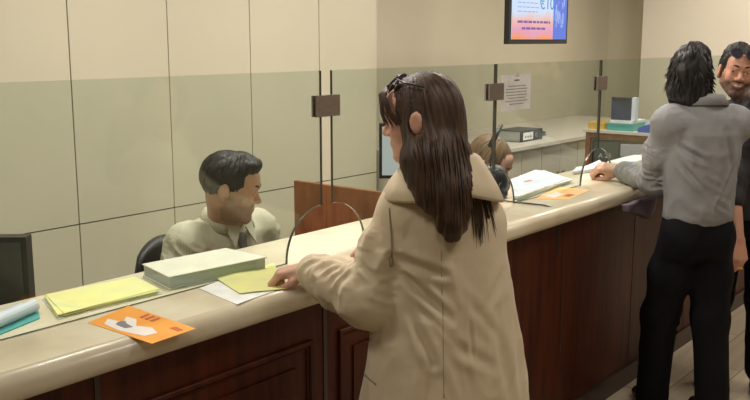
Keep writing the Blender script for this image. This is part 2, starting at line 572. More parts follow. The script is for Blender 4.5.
obj('arm', prism([(.0, .003, .022), (.16, .003, .016), (.17, .003, .03), (.02, .003, .055)], (0, .034, 0)), 'black', t)
obj('hinge', box(0, .02, .008, .032, .01, .03), 'steel', t)
for i, (x, y, rz) in enumerate(((5.34, 3.44, 4), (5.62, 3.46, -6))):
    o = obj('paper_sheaf', sheet([(-.12, 0, 0), (.12, 0, 0), (.12, .2, 0), (-.12, .2, 0)], .012 + .008 * i, sag=.004, seed=i), 'pink')
    o.location = (x, y, CZ); o.rotation_euler.z = R_(rz)
    tag(o, ('thin' if i == 0 else 'thicker') + ' sheaf of pink papers on the back worktop, ' + ('left one of two' if i == 0 else 'next to the black binder'), 'papers')

# open wooden shelf unit at right angles to the counter
su = thing('wooden_shelf_unit', 'brown wooden shelf unit with pale top behind the counter at right', 'shelf unit', (6.15, 2.42, 0))
SW, SZ = .60, 1.10
obj('side_panel', box(0, .34, SW - .035, SW, 0, SZ - .02), 'wood_part', su)
obj('side_panel', box(0, .34, 0, .035, 0, SZ - .02), 'wood_part', su)
obj('front_rail', box(0, .03, .035, SW - .035, SZ - .06, SZ - .02), 'wood_part', su)
obj('back_panel', box(.32, .34, .035, SW - .035, 0, SZ - .02), 'cabinet', su)
obj('shelf', box(.01, .32, .035, SW - .035, .6, .62), 'wood_part', su)
obj('top', box(-.02, .36, -.03, SW + .02, SZ - .02, SZ), 'ledge', su, bevel=.002)
# on top of it
def crate(name, x0, y0, w, d, h, m_, label, cat, z=SZ):
    t = thing(name, label, cat, (x0, y0, z))
    th = .006
    bm = box(0, d, 0, w, 0, th)
    bx(bm, 0, th, 0, w, th, h); bx(bm, d - th, d, 0, w, th, h)
    bx(bm, th, d - th, 0, th, th, h); bx(bm, th, d - th, w - th, w, th, h)
    obj('tray_body', bm, m_, t)
    obj('rim', (lambda b_: b_)(box(-.004, 0, -.004, w + .004, h - .012, h)), m_, t)
    return t
t = crate('letter_tray', 6.17, 2.665, .20, .25, .055, 'teal', 'teal plastic letter tray on top of the wooden shelf unit', 'tray')
obj('paper_stack', box(.008, .24, .008, .18, .0061, .075), 'paper', t)
t = thing('archive_box', 'navy blue upright box file standing behind the teal tray', 'box file', (6.47, 2.80, SZ - .0))
t.location = (6.20, 2.665, SZ + .0755)
obj('box_body', box(0, .05, .03, .185, 0, .165), 'navy', t, bevel=.003)
obj('spine', box(-.001, .05, .0, .029, 0, .165), 'paper_blue', t, bevel=.002)
obj('lid_edge', box(-.004, -.0005, .03, .185, .15, .165), 'black', t)
t = crate('card_tray', 6.17, 2.885, .13, .2, .05, 'ylw_plastic', 'mustard yellow card tray at the far corner of the shelf unit', 'tray')
t = thing('tape_dispenser', 'bright blue plastic tape dispenser on the shelf unit near the grey sleeve', 'tape dispenser', (6.15, 2.50, SZ))
obj('body', prism([(0, 0, 0), (0, .12, 0), (0, .12, .03), (0, .075, .05), (0, .03, .065), (0, 0, .05)], (.06, 0, 0)), 'blue', t, bevel=.004)
obj('tape_roll', tube([(.01, .045, .055), (.05, .045, .055)], .028, 16), 'paper_blue', t)

# monitors behind the counter on the staff desk
def monitor(label, x, y, zdesk, rz, w, h, zc, back=False, screen='dark_screen'):
    t = thing('computer_monitor', label, 'monitor', (x, y, zdesk), rz)
    z0 = zc - h / 2 - zdesk
    obj('casing', box(-w / 2, w / 2, 0, .045, z0, z0 + h), 'black', t, bevel=.006)
    obj('screen', box(-w / 2 + .014, w / 2 - .014, -.003, .001, z0 + .016, z0 + h - .014), screen, t)
    obj('neck', box(-.025, .025, .045, .07, .012, z0 + h / 2), 'black', t)
    obj('foot', lathe([(.09, 0), (.09, .008), (.03, .014)], 24, (0, .05, 0)), 'black', t, smooth=False)
    return t
# the black back panel of the nearest monitor is turned to the customers
mt = monitor('dark computer monitor at the left edge, rising behind the counter', 1.128, 2.435, .74, R_(-49), .41, .29, 1.07)
# pale screen beside the woman's face
E8 = em('screen_pale_grey', (.74, .78, .74), .6)
mm = monitor('computer monitor with a pale lit screen seen beside the person\'s nose', 3.37, 2.52, .74, R_(-52), .34, .26, 1.235, screen=E8)
fs = thing('pedestal_table', 'small pedestal table holding the pale screen monitor behind the partition', 'table', (3.39, 2.665, 0))
obj('table_top', box(-.13, .13, -.18, .10, .715, .739), 'wood_part', fs, bevel=.003)
obj('column', tube([(0, 0, .02), (0, 0, .715)], .03, 16), 'steel', fs)
obj('base', lathe([(.16, 0), (.16, .012), (.04, .022)], 28), 'black', fs)


# ---------------------------------------------------------------- things lying on the counter
def quad(t, z=CT, inset=0):
    ps = [onZ(x, y, z) for x, y in t]
    return ps
def rel(ps, c):
    return [(p.x - c[0], p.y - c[1], p.z - c[2]) for p in ps]
def scale_q(ps, s, c=None):
    cx = sum(p[0] for p in ps) / 4; cy = sum(p[1] for p in ps) / 4
    return [(cx + (p[0] - cx) * s, cy + (p[1] - cy) * s, p[2]) for p in ps]

# yellow pile in a clear sleeve
c = (1.40, 2.12, CT)
t = thing('document_pile', 'pile of yellow forms in a clear plastic sleeve on the counter', 'papers', c)
q = rel([onZ(60, 319, CT), onZ(160, 294, CT), onZ(137, 281, CT), onZ(44, 299, CT)], c)
obj('plastic_sleeve', sheet(scale_q(q, 1.04), .002, sag=.001, seed=2), 'clear', t)
bm = bmesh.new()
rg = random.Random(4)
for i in range(6):
    a = R_(rg.uniform(-2.2, 2.2)); dx, dy = rg.uniform(-.005, .005), rg.uniform(-.005, .005)
    qq = [((p[0] * math.cos(a) - p[1] * math.sin(a)) + dx, (p[0] * math.sin(a) + p[1] * math.cos(a)) + dy, .0021 + i * .0019) for p in scale_q(q, .98)]
    sheet(qq, .0015, bm, n=4)
obj('yellow_forms', bm, 'yellow', t)

# thick ledger
c = (1.75, 2.11, CT)
t = thing('account_ledger', 'thick white ledger book lying closed in front of the seated person', 'book', c)
z = .038
q = rel([onZ(168, 288, CT), onZ(268, 268, CT), onZ(243, 257, CT), onZ(146, 277, CT)], c)
q = rel([onZ(169, 277, CT + .039), onZ(267, 257, CT + .039), onZ(226, 248, CT + .039), onZ(142, 264, CT + .039)], c)
def lay(z0, th, s, mt_, nm, n=2):
    obj(nm, sheet([(p[0], p[1], z0) for p in scale_q(q, s)], th, n=n), mt_, t)
lay(.001, .003, 1.0, 'ledger', 'back_cover')
lay(.0041, .032, .97, 'pages', 'page_block')
lay(.0362, .003, 1.0, 'ledger', 'front_cover')
bm = sheet([(-.215, -.10, .0), (-.175, -.12, .0), (-.10, .115, .0), (-.14, .12, .0)], .001, n=4)
for v in bm.verts:
    v.co.z += max(0, (v.co.x + .23)) * .12
obj('loose_sleeve', bm, 'clear', t)

# papers under the woman's hand
c = (1.65, 1.86, CT)
q = rel([onZ(199, 289, CT), onZ(237, 305, CT), onZ(275, 291, CT), onZ(235, 276, CT)], c)
o = obj('paper_sheet', sheet(q, .0015, sag=.001, seed=8), 'paper')
o.location = c
tag(o, 'white sheets lying under the yellow slip by the person\'s hand', 'paper')
c = (1.76, 1.90, CT + .003)
q = rel([onZ(240, 294, c[2]), onZ(286, 289, c[2]), onZ(274, 264, c[2]), onZ(213, 277, c[2])], c)
o = obj('yellow_slip', sheet(q, .0016, sag=.006, seed=5, n=10), 'yellow')
o.location = c
tag(o, 'curled yellow slip held down by the person\'s hand', 'paper')

# orange brochure
def brochure(ps, label, m1, seed, art=True):
    c = (sum(p[0] for p in ps) / 4, sum(p[1] for p in ps) / 4, CT)
    t = thing('brochure', label, 'brochure', c)
    q = rel([Vector(p) for p in ps], c)
    obj('page', sheet(q, .0012, n=8, seed=seed), m1, t)
    def P(u, v, dz=.0014):
        a = Vector(q[0]) * (1 - u) * (1 - v) + Vector(q[1]) * u * (1 - v) + Vector(q[2]) * u * v + Vector(q[3]) * (1 - u) * v
        return (a.x, a.y, a.z + dz)
    def blob(pts, mt_, nm, dz=.0014):
        obj(nm, prism([P(u, v, dz) for u, v in pts], (0, 0, .0004)), mt_, t)
    return t, P, blob
t, P, blob = brochure([onZ(88, 323, CT), onZ(152, 344, CT), onZ(196, 329, CT), onZ(129, 306, CT)],
                      'orange advertising brochure with white figure print near the counter edge', 'orange', 1)
blob([(.18, .12), (.45, .06), (.78, .16), (.82, .40), (.66, .52), (.50, .40), (.36, .62), (.22, .60), (.30, .38), (.10, .32)], 'print_white', 'printed_figure')
blob([(.30, .22), (.46, .20), (.50, .32), (.38, .36), (.30, .44), (.26, .32)], 'print_grey', 'printed_shirt', .0019)
blob([(.80, .70), (.93, .68), (.95, .80), (.82, .82)], 'print_red', 'printed_mark')
for i in range(3):
    blob([(.34 + i * .08, .72), (.38 + i * .08, .72), (.38 + i * .08, .93), (.34 + i * .08, .93)], 'print_red', 'printed_line', .0019)
t, P, blob = brochure([onZ(535, 199, CT), onZ(568, 200, CT), onZ(591, 190, CT), onZ(559, 187, CT)],
                      'pale orange leaflet lying on the counter beside the white paper stack', 'orange2', 2)
blob([(.12, .2), (.5, .12), (.55, .45), (.2, .6)], 'print_white', 'printed_picture')
blob([(.62, .3), (.85, .25), (.88, .45), (.64, .5)], 'print_red', 'printed_mark')

# rolled brochures at the left edge
t = thing('wrapped_roll', 'clear wrapped roll of white and blue leaflets at the left edge', 'roll', (1.10, 2.07, CT))
obj('teal_folder', sheet([(-.12, -.085, 0), (.055, -.025, 0), (.085, .03, 0), (-.08, .03, 0)], .003, n=3), 'teal', t)
obj('paper_roll', tube([(-.13, -.055, .02), (.075, .032, .02)], .0165, 14), 'paper_blue', t)
obj('plastic_wrap', tube([(-.135, -.02, .016), (.05, .058, .016)], .0125, 10), 'clear', t)

# white stack by the intercom
c = (3.70, 2.14, CT)
t = thing('paper_stack', 'stack of white documents on the counter right of the long haired person', 'papers', c)
rg = random.Random(9)
bm = bmesh.new()
q = rel([onZ(516, 202, CT), onZ(573, 183, CT), onZ(540, 173, CT), onZ(510, 184, CT)], c)
for i in range(10):
    a = R_(rg.uniform(-3, 3)); s = rg.uniform(.93, 1.0); dx = rg.uniform(-.012, .012)
    sheet([((p[0] * math.cos(a) - p[1] * math.sin(a)) * s + dx, (p[0] * math.sin(a) + p[1] * math.cos(a)) * s, .0005 + i * .0022) for p in q], .0018, bm, n=3)
obj('white_pages', bm, 'paper', t)
obj('blue_divider', sheet([(p[0] * .9, p[1] * .9, .0225) for p in q], .0008, n=3), 'paper_blue', t)
obj('printed_note', sheet([(.05, .0, .0236), (.12, .0, .0236), (.14, .03, .0236), (.07, .03, .0236)], .0004, n=2), 'pink', t)

# white pad left of the grey sleeve's hand
t = thing('note_pad', 'white folded pad lying left of the grey-sleeved hand', 'pad', (4.42, 2.16, CT), R_(-6))
obj('pad_pages', prism([(-.16, -.02, .002), (.12, -.05, .002), (.14, .05, .002), (.0, .06, .002)], (0, 0, .016)), 'paper', t)
bm = prism([(-.17, -.025, .0185), (.12, -.055, .0185), (.13, .0, .05), (.10, .05, .0185)], (0, 0, .001))
obj('raised_cover', bm, 'paper_blue', t)

# papers and black monitors in front of the man in grey, behind glass
o = obj('paper_sheaf', sheet([(-.2, -.05, 0), (.2, -.05, 0), (.22, .08, 0), (-.16, .08, 0)], .012, sag=.004, seed=12), 'paper')
o.location = (4.95, 2.13, CT)
tag(o, 'white paper sheaf on the counter behind the glass, near the grey elbow', 'papers')
t = monitor('dark computer monitor with pale lettering behind the arch at right', 5.13, 2.38, .74, R_(-60), .17, .16, 1.07, screen='greybox')
font(t, 'lettering', 'A 25', (-.045, -.0038, .30), .04, 'pages')
t = thing('cash_printer', 'low black slanted printer right of the lettered monitor', 'printer', (5.52, 2.40, .74), R_(-64))
obj('body', prism([(-.1, -.1, 0), (-.1, .1, 0), (-.1, .1, .33), (-.1, -.02, .35), (-.1, -.1, .28)], (.2, 0, 0)), 'black', t, bevel=.008)
obj('paper_slot', box(-.07, .07, -.103, -.1, .22, .225), 'pages', t)

# counter intercom
t = thing('counter_intercom', 'black rounded intercom on the counter with a slanted microphone on a thin stem', 'intercom', (3.41, 2.13, CT))
obj('base', lathe([(.070, 0), (.080, .01), (.084, .065), (.074, .115), (.048, .142), (.012, .15)], 28), 'black', t, smooth=True)
obj('speaker_ring', tube([(.045 * math.cos(a), -.074, .055 + .03 * math.sin(a)) for a in [k * PI / 10 for k in range(21)]], .003, 6), 'greybox', t)
obj('stem', tube([(-.02, -.01, .13), (-.03, -.02, .16), (-.035, -.03, .24), (-.03, -.035, .275)], .0035, 8), 'black', t)
obj('microphone', tube([(-.055, -.03, .235), (-.03, -.035, .27), (.02, -.04, .325)], .013, 12, taper=[1.0, 1.0, .6]), 'black', t, smooth=True)

obj('cable', tube([(-.05, -.05, .012), (-.07, -.12, .006), (-.06, -.20, .005), (-.05, -.30, .005), (-.045, -.345, -.004), (-.045, -.372, -.035), (-.045, -.372, -.2)], .0035, 8), 'black', t)
# lilac-grey garment hanging below the elbow of the person in grey
t = thing('folded_garment', 'lilac grey folded garment hanging at the counter edge below the grey elbow', 'garment', (3.95, 1.70, .80))
bm = bmesh.new()
N1, N2 = 14, 8
gr = {}
for s in (0, 1):
    for i in range(N1 + 1):
        for j in range(N2 + 1):
            u, v = i / N1, j / N2
            top = 1.0
            bot = .895 + .075 * (1 - u) ** 1.2 if u < .5 else .925 - .03 * math.sin((u - .5) * 6)
            gr[s, i, j] = bm.verts.new((-.06 + .36 * u, .02 - s * .03 - .010 * math.sin(u * 9 + v * 2) * (1 - v * .3), (top + (bot - top) * v) - .80))
for i in range(N1):
    for j in range(N2):
        for s in (0, 1):
            bm.faces.new((gr[s, i, j], gr[s, i + 1, j], gr[s, i + 1, j + 1], gr[s, i, j + 1]))
for i in range(N1):
    for j in (0, N2):
        bm.faces.new((gr[0, i, j], gr[0, i + 1, j], gr[1, i + 1, j], gr[1, i, j]))
for j in range(N2):
    for i in (0, N1):
        bm.faces.new((gr[0, i, j], gr[0, i, j + 1], gr[1, i, j + 1], gr[1, i, j]))
obj('cloth', bm, mat('lilac_cloth', (.15, .115, .14), .85, bump=(18, .3, .008)), t, smooth=True)
# clerk's chair
t = thing('office_chair', 'black office chair under the seated person in the cream shirt', 'chair', (2.32, 2.78, 0), R_(-4))
obj('seat', lathe([(.2, 0), (.235, .015), (.24, .04), (.22, .06)], 28, (0, 0, .42)), 'black', t, smooth=True)
bm = bmesh.new()
n = 12
pts = []
for s in (0, 1):
    for i in range(n + 1):
        for j in range(9):
            u = -1 + 2 * i / n; v = j / 8
            w = .235 * (1 - .25 * v * v) * (1 if True else 0)
            pts.append(bm.verts.new((w * u, .235 - .07 * u * u + s * .03 + .05 * v, (.60 + .33 * v) * 1.0 * (1 - .06 * u * u))))
def vi(s, i, j): return pts[s * (n + 1) * 9 + i * 9 + j]
for i in range(n):
    for j in range(8):
        for s in (0, 1):
            bm.faces.new((vi(s, i, j), vi(s, i + 1, j), vi(s, i + 1, j + 1), vi(s, i, j + 1)))
for i in range(n):
    for j in (0, 8):
        bm.faces.new((vi(0, i, j), vi(0, i + 1, j), vi(1, i + 1, j), vi(1, i, j)))
for j in range(8):
    for i in (0, n):
        bm.faces.new((vi(0, i, j), vi(0, i, j + 1), vi(1, i, j + 1), vi(1, i, j)))
obj('backrest', bm, 'black', t, smooth=True)
obj('back_post', tube([(0, .18, .42), (0, .27, .46), (0, .285, .75)], .018, 10), 'black', t)
obj('gas_column', tube([(0, 0, .09), (0, 0, .42)], .025, 12), 'steel', t)
for k in range(5):
    a = 2 * PI * k / 5
    l = obj('leg', tube([(0, 0, .10), (.28 * math.cos(a), .28 * math.sin(a), .065)], .018, 8, taper=[1.2, .7]), 'black', t)
    obj('castor', tube([(.28 * math.cos(a) - .012 * math.sin(a), .28 * math.sin(a) + .012 * math.cos(a), .028), (.28 * math.cos(a) + .012 * math.sin(a), .28 * math.sin(a) - .012 * math.cos(a), .028)], .028, 12), 'black', l)
t = thing('office_stool', 'round grey stool under the bowed person behind the counter', 'stool', (4.03, 2.76, 0))
obj('seat', lathe([(.17, 0), (.185, .015), (.18, .04), (.15, .05)], 24, (0, 0, .40)), 'greybox', t, smooth=True)
obj('column', tube([(0, 0, .02), (0, 0, .40)], .025, 12), 'steel', t)
obj('base', lathe([(.2, 0), (.2, .012), (.04, .025)], 28), 'black', t)

# ---------------------------------------------------------------- ceiling lamps and light
def downlight(x, y, p, size=.5, col=(1, .925, .86), spot=False):
    t = thing('ceiling_light', 'square recessed ceiling lamp', 'ceiling light', (x, y, ZC - .012), group='recessed ceiling lamps')
    bm = bmesh.new()
    s = size / 2
    for a in ((-s - .02, s + .02, -s - .02, -s), (-s - .02, s + .02, s, s + .02), (-s - .02, -s, -s, s), (s, s + .02, -s, s)):
        bx(bm, *a, 0, .012)
    obj('frame', bm, 'steel', t)
    obj('diffuser', box(-s, s, -s, s, .004, .01), em('lamp_diffuser', col, 1.5), t)
    ld = bpy.data.lights.new('lamp', 'AREA')
    ld.shape = 'SQUARE'; ld.size = size; ld.energy = p; ld.color = col
    lo = bpy.data.objects.new('lamp', ld)
    COL.objects.link(lo)
    lo.location = (x, y, ZC - .02)
for x, y, p in ((.6, 2.5, 20), (2.3, 2.5, 38), (4.1, 2.5, 40), (5.9, 2.5, 34), (7.9, 2.6, 26),
                (.2, .2, 9), (2.2, .3, 15), (4.6, .5, 16), (7.2, .8, 24)):
    downlight(x, y, p)
w = bpy.data.worlds.new('world')
SC.world = w
w.use_nodes = True
w.node_tree.nodes['Background'].inputs[0].default_value = (.5, .46, .4, 1)
w.node_tree.nodes['Background'].inputs[1].default_value = .3
SC.view_settings.view_transform = 'Standard'
SC.view_settings.look = 'None'
SC.view_settings.gamma = 1
SC.view_settings.use_curve_mapping = False
SC.view_settings.exposure = 0

# ================================================================ people
# implicit surfaces: smooth unions of tapered limbs and ellipsoids, meshed with surface nets
BIG = 9.0
class Frame:
    def __init__(s, o, right, fwd, up, sc=1.0):
        s.o = np.array(o, float); s.m = np.array([list(right), list(fwd), list(up)], float); s.sc = sc
    def w(s, p):          # local -> world
        return s.o + (np.array(p, float) * s.sc) @ s.m
    def v(s, p):
        return Vector(s.w(p))
def yawframe(o, az, pitch=0, roll=0, sc=1.0):
    """x = the person's right, y = forward, z = up; pitch > 0 bows forward"""
    m = Matrix.Rotation(R_(az - 90), 3, 'Z') @ Matrix.Rotation(R_(-pitch), 3, 'X') @ Matrix.Rotation(R_(roll), 3, 'Y')
    return Frame(o, m @ Vector((1, 0, 0)), m @ Vector((0, 1, 0)), m @ Vector((0, 0, 1)), sc)

class Vol:
    def __init__(s, h=.0045):
        s.h = h; s.ops = []; s.lo = np.array([9e9] * 3); s.hi = -s.lo
    def _add(s, kind, fn, lo, hi, k):
        lo = np.array(lo) - k; hi = np.array(hi) + k
        s.ops.append((kind, fn, lo, hi, k))
        if kind == 'u':
            s.lo = np.minimum(s.lo, lo); s.hi = np.maximum(s.hi, hi)
    def cap(s, a, b, ra, rb=None, k=.02, kind='u'):
        rb = ra if rb is None else rb
        a = np.array(a, float); b = np.array(b, float)
        r = max(ra, rb) + .012
        def fn(X, Y, Z):
            d = b - a; L = max((d * d).sum(), 1e-9)
            t = ((X - a[0]) * d[0] + (Y - a[1]) * d[1] + (Z - a[2]) * d[2]) / L
            t = np.clip(t, 0, 1)
            return np.sqrt((X - a[0] - t * d[0]) ** 2 + (Y - a[1] - t * d[1]) ** 2 + (Z - a[2] - t * d[2]) ** 2) - (ra + (rb - ra) * t)
        s._add(kind, fn, np.minimum(a, b) - r, np.maximum(a, b) + r, k)
    def chain(s, pts, rs, k=.02):
        for i in range(len(pts) - 1):
            s.cap(pts[i], pts[i + 1], rs[i], rs[i + 1], k)
    def ell(s, fr, c, r, k=.02, kind='u'):
        c = np.array(c, float); r = np.array(r, float)
        cw = fr.w(c)
        ext = np.abs(fr.m.T * (r * fr.sc + .012)[None, :]).sum(1)
        def fn(X, Y, Z):
            q = [((X - cw[0]) * fr.m[i, 0] + (Y - cw[1]) * fr.m[i, 1] + (Z - cw[2]) * fr.m[i, 2]) / fr.sc / r[i] for i in range(3)]
            k0 = np.sqrt(q[0] ** 2 + q[1] ** 2 + q[2] ** 2) + 1e-6
            k1 = np.sqrt((q[0] / r[0]) ** 2 + (q[1] / r[1]) ** 2 + (q[2] / r[2]) ** 2) + 1e-6
            return k0 * (k0 - 1) / k1 * fr.sc
        s._add(kind, fn, cw - ext, cw + ext, k)
    def prof(s, fr, st, k=.03, pw=2.0):
        """stack of elliptical sections: (z, cx, cy, rx, ry) in the frame"""
        st = np.array(st, float)
        r = st[:, 3:5].max() + .02
        c = [fr.w((a[1], a[2], a[0])) for a in st]
        def fn(X, Y, Z):
            x, y, z = [((X - fr.o[0]) * fr.m[i, 0] + (Y - fr.o[1]) * fr.m[i, 1] + (Z - fr.o[2]) * fr.m[i, 2]) / fr.sc for i in range(3)]
            cx, cy, rx, ry = [np.interp(z, st[:, 0], st[:, j]) for j in (1, 2, 3, 4)]
            q = ((np.abs(x - cx) / rx) ** pw + (np.abs(y - cy) / ry) ** pw) ** (1 / pw)
            d = (q - 1) * np.minimum(rx, ry)
            return np.maximum(d, np.maximum(st[0, 0] - z, z - st[-1, 0])) * fr.sc
        s._add('u', fn, np.min(c, 0) - r, np.max(c, 0) + r, k)
    def half(s, p, n, lo, hi, k=.01):
        """cut away the side the normal points to, inside a box"""
        p = np.array(p, float); n = np.array(n, float); n = n / np.linalg.norm(n)
        s._add('s', lambda X, Y, Z: -((X - p[0]) * n[0] + (Y - p[1]) * n[1] + (Z - p[2]) * n[2]), lo, hi, k)
    def mesh(s, smooth=1):
        h = s.h
        lo = s.lo - 3 * h
        n = np.ceil((s.hi + 3 * h - lo) / h).astype(int) + 1
        Fd = np.full(n, BIG, np.float32)
        ax = [(lo[i] + np.arange(n[i]) * h) for i in range(3)]
        for kind, fn, a, b, k in s.ops:
            i0 = np.clip(np.floor((a - lo) / h).astype(int), 0, n); i1 = np.clip(np.ceil((b - lo) / h).astype(int) + 1, 0, n)
            if (i1 <= i0).any(): continue
            sl = tuple(slice(i0[i], i1[i]) for i in range(3))
            X = ax[0][sl[0]][:, None, None]; Y = ax[1][sl[1]][None, :, None]; Z = ax[2][sl[2]][None, None, :]
            d = fn(X, Y, Z).astype(np.float32)
            f = Fd[sl]
            if kind == 'u':
                hh = np.maximum(k - np.abs(f - d), 0) / k
                Fd[sl] = np.minimum(f, d) - hh * hh * k * .25
            else:
                d = -d
                hh = np.maximum(k - np.abs(f - d), 0) / k
                Fd[sl] = np.maximum(f, d) + hh * hh * k * .25
        V, Q = nets(Fd, lo, h)
        for _ in range(smooth):
            V = relax(V, Q)
        return V, Q

def nets(Fd, lo, h):
    ins = Fd < 0
    c = [ins[i:ins.shape[0] - 1 + i, j:ins.shape[1] - 1 + j, k:ins.shape[2] - 1 + k] for i in (0, 1) for j in (0, 1) for k in (0, 1)]
    al = c[0].copy(); an = c[0].copy()
    for q in c[1:]:
        al &= q; an |= q
    act = an & ~al
    idx = np.full(act.shape, -1, np.int64)
    I, J, K = np.nonzero(act)
    idx[I, J, K] = np.arange(len(I))
    S = np.zeros((len(I), 3)); N = np.zeros(len(I))
    for axis in range(3):
        o = [0, 0, 0]; o[axis] = 1
        oth = [a for a in range(3) if a != axis]
        for u in (0, 1):
            for v in (0, 1):
                st = [0, 0, 0]; st[oth[0]] = u; st[oth[1]] = v
                a = Fd[I + st[0], J + st[1], K + st[2]]
                b = Fd[I + st[0] + o[0], J + st[1] + o[1], K + st[2] + o[2]]
                cr = (a < 0) != (b < 0)
                t = np.where(cr, a / np.where(cr, a - b, 1), 0)
                P = np.array(st, float)[None, :] + np.array(o, float)[None, :] * t[:, None]
                S += P * cr[:, None]; N += cr
    V = lo + (np.stack([I, J, K], 1) + S / N[:, None]) * h
    Q = []
    for axis in range(3):
        o = [0, 0, 0]; o[axis] = 1
        sh = ins.shape
        a = ins[:sh[0] - o[0], :sh[1] - o[1], :sh[2] - o[2]]
        b = ins[o[0]:, o[1]:, o[2]:]
        x, y, z = np.nonzero(a != b)
        p = np.stack([x, y, z], 1)
        u, v = [q for q in range(3) if q != axis]
        if axis == 1: u, v = v, u
        ok = (p[:, u] > 0) & (p[:, v] > 0)
        p = p[ok]
        fl = a[p[:, 0], p[:, 1], p[:, 2]]
        def g(du, dv):
            r = p.copy(); r[:, u] -= du; r[:, v] -= dv
            return idx[r[:, 0], r[:, 1], r[:, 2]]
        q4 = np.stack([g(0, 0), g(1, 0), g(1, 1), g(0, 1)], 1)
        q4[~fl] = q4[~fl][:, ::-1]
        Q.append(q4)
    Q = np.concatenate(Q)
    Q = Q[(Q >= 0).all(1)]
    return V, Q
def relax(V, Q, w=.5):
    S = np.zeros_like(V); N = np.zeros(len(V))
    for i in range(4):
        a, b = Q[:, i], Q[:, (i + 1) % 4]
        for x, y in ((a, b), (b, a)):
            for d in range(3):
                S[:, d] += np.bincount(x, V[y, d], len(V))
            N += np.bincount(x, minlength=len(V))
    return V * (1 - w) + w * S / np.maximum(N, 1)[:, None]
def normals(V, Q):
    n = np.cross(V[Q[:, 2]] - V[Q[:, 0]], V[Q[:, 3]] - V[Q[:, 1]])
    Nn = np.zeros_like(V)
    for i in range(4):
        for d in range(3):
            Nn[:, d] += np.bincount(Q[:, i], n[:, d], len(V))
    return Nn / (np.linalg.norm(Nn, axis=1)[:, None] + 1e-12)
_rs = np.random.RandomState(11)
_perm = _rs.rand(64, 64, 64)
def vnoise(P):
    f = np.floor(P).astype(int); t = P - f; t = t * t * (3 - 2 * t)
    r = 0
    for i in (0, 1):
        for j in (0, 1):
            for k in (0, 1):
                w = (t[:, 0] if i else 1 - t[:, 0]) * (t[:, 1] if j else 1 - t[:, 1]) * (t[:, 2] if k else 1 - t[:, 2])
                r = r + w * _perm[(f[:, 0] + i) % 64, (f[:, 1] + j) % 64, (f[:, 2] + k) % 64]
    return r * 2 - 1
def wrinkle(V, Q, amp=.004, sc=9, st=(1, 1, .6), folds=(), warp=.8, limbs=()):
    """soft cloth undulation plus drawn folds (a, b, width, depth)"""
    Nn = normals(V, Q)
    P = V * np.array(st) * sc
    w = vnoise(P * .7 + 5)[:, None] * warp
    r = 1 - np.abs(vnoise(P + w)) * 2
    r2 = 1 - np.abs(vnoise(P * 2.1 + w * 2 + 9)) * 2
    d = amp * (r * .8 + r2 * .45)
    for a, b, wd, dp in folds:
        a = np.array(a); b = np.array(b); e = b - a
        t = np.clip(((V - a) @ e) / (e @ e), 0, 1)
        q = np.linalg.norm(V - a - t[:, None] * e, axis=1)
        d = d + dp * (np.exp(-(q / wd) ** 2) - .55 * np.exp(-((q - 1.7 * wd) / wd) ** 2)) * (np.sin(PI * np.clip(t, .04, .96)) ** .5)
    # rings of cloth pushed up along the sleeves and legs
    for i, (a, b, r, am) in enumerate(limbs):
        a = np.array(a); b = np.array(b); e = b - a; L = np.linalg.norm(e); u = e / L
        s1 = np.cross(u, (0, 0, 1.)); s1 /= np.linalg.norm(s1) + 1e-9; s2 = np.cross(u, s1)
        q = V - a; t = q @ u; x = q @ s1; y = q @ s2; rr = np.hypot(x, y)
        m = np.clip((r - rr) / .015, 0, 1) * np.clip((t + .02) / .04, 0, 1) * np.clip((L + .02 - t) / .04, 0, 1)
        an = np.stack([x / (rr + 1e-6) * 1.1, y / (rr + 1e-6) * 1.1], 1)
        n1 = vnoise(np.stack([t * 30 + an[:, 0] * 1.2 + i * 7, an[:, 0] * 1.3 + 20, an[:, 1] * 1.3 + 31], 1))
        n2 = vnoise(np.stack([t * 60 + an[:, 1] * 1.5 + i * 5, an[:, 0] * 2 + 11, an[:, 1] * 2 + 3], 1))
        d = d + am * m * ((1 - np.abs(n1) * 2.6) * .8 + (1 - np.abs(n2) * 2) * .3)
    return V + Nn * d[:, None]
def mk(name, V, Q, mt, parent, attrs=None):
    o = np.zeros(3); pp = parent
    while pp:
        o = o + np.array(pp.location); pp = pp.parent
    me = bpy.data.meshes.new(name)
    me.vertices.add(len(V)); me.vertices.foreach_set('co', (V - o).astype(np.float32).ravel())
    me.loops.add(len(Q) * 4); me.loops.foreach_set('vertex_index', Q.astype(np.int32).ravel())
    me.polygons.add(len(Q)); me.polygons.foreach_set('loop_start', np.arange(len(Q), dtype=np.int32) * 4)
    me.polygons.foreach_set('loop_total', np.full(len(Q), 4, np.int32))
    me.update(calc_edges=True)
    for k, v in (attrs or {}).items():
        at = me.attributes.new(k, 'FLOAT', 'POINT')
        at.data.foreach_set('value', v.astype(np.float32))
    me.validate()
    return link(name, me, mt, parent, True)

def arm_ik(S, W, a, b, pole):
    S = Vector(S); W = Vector(W)
    d = W - S; L = d.length
    if L > (a + b) * .995:
        W = S + d * ((a + b) * .995 / L); d = W - S; L = d.length
    x = (a * a - b * b + L * L) / (2 * L)
    hgt = math.sqrt(max(a * a - x * x, 0))
    dn = d.normalized()
    p = Vector(pole); p = (p - dn * p.dot(dn)).normalized()
    return S + dn * x + p * hgt, W

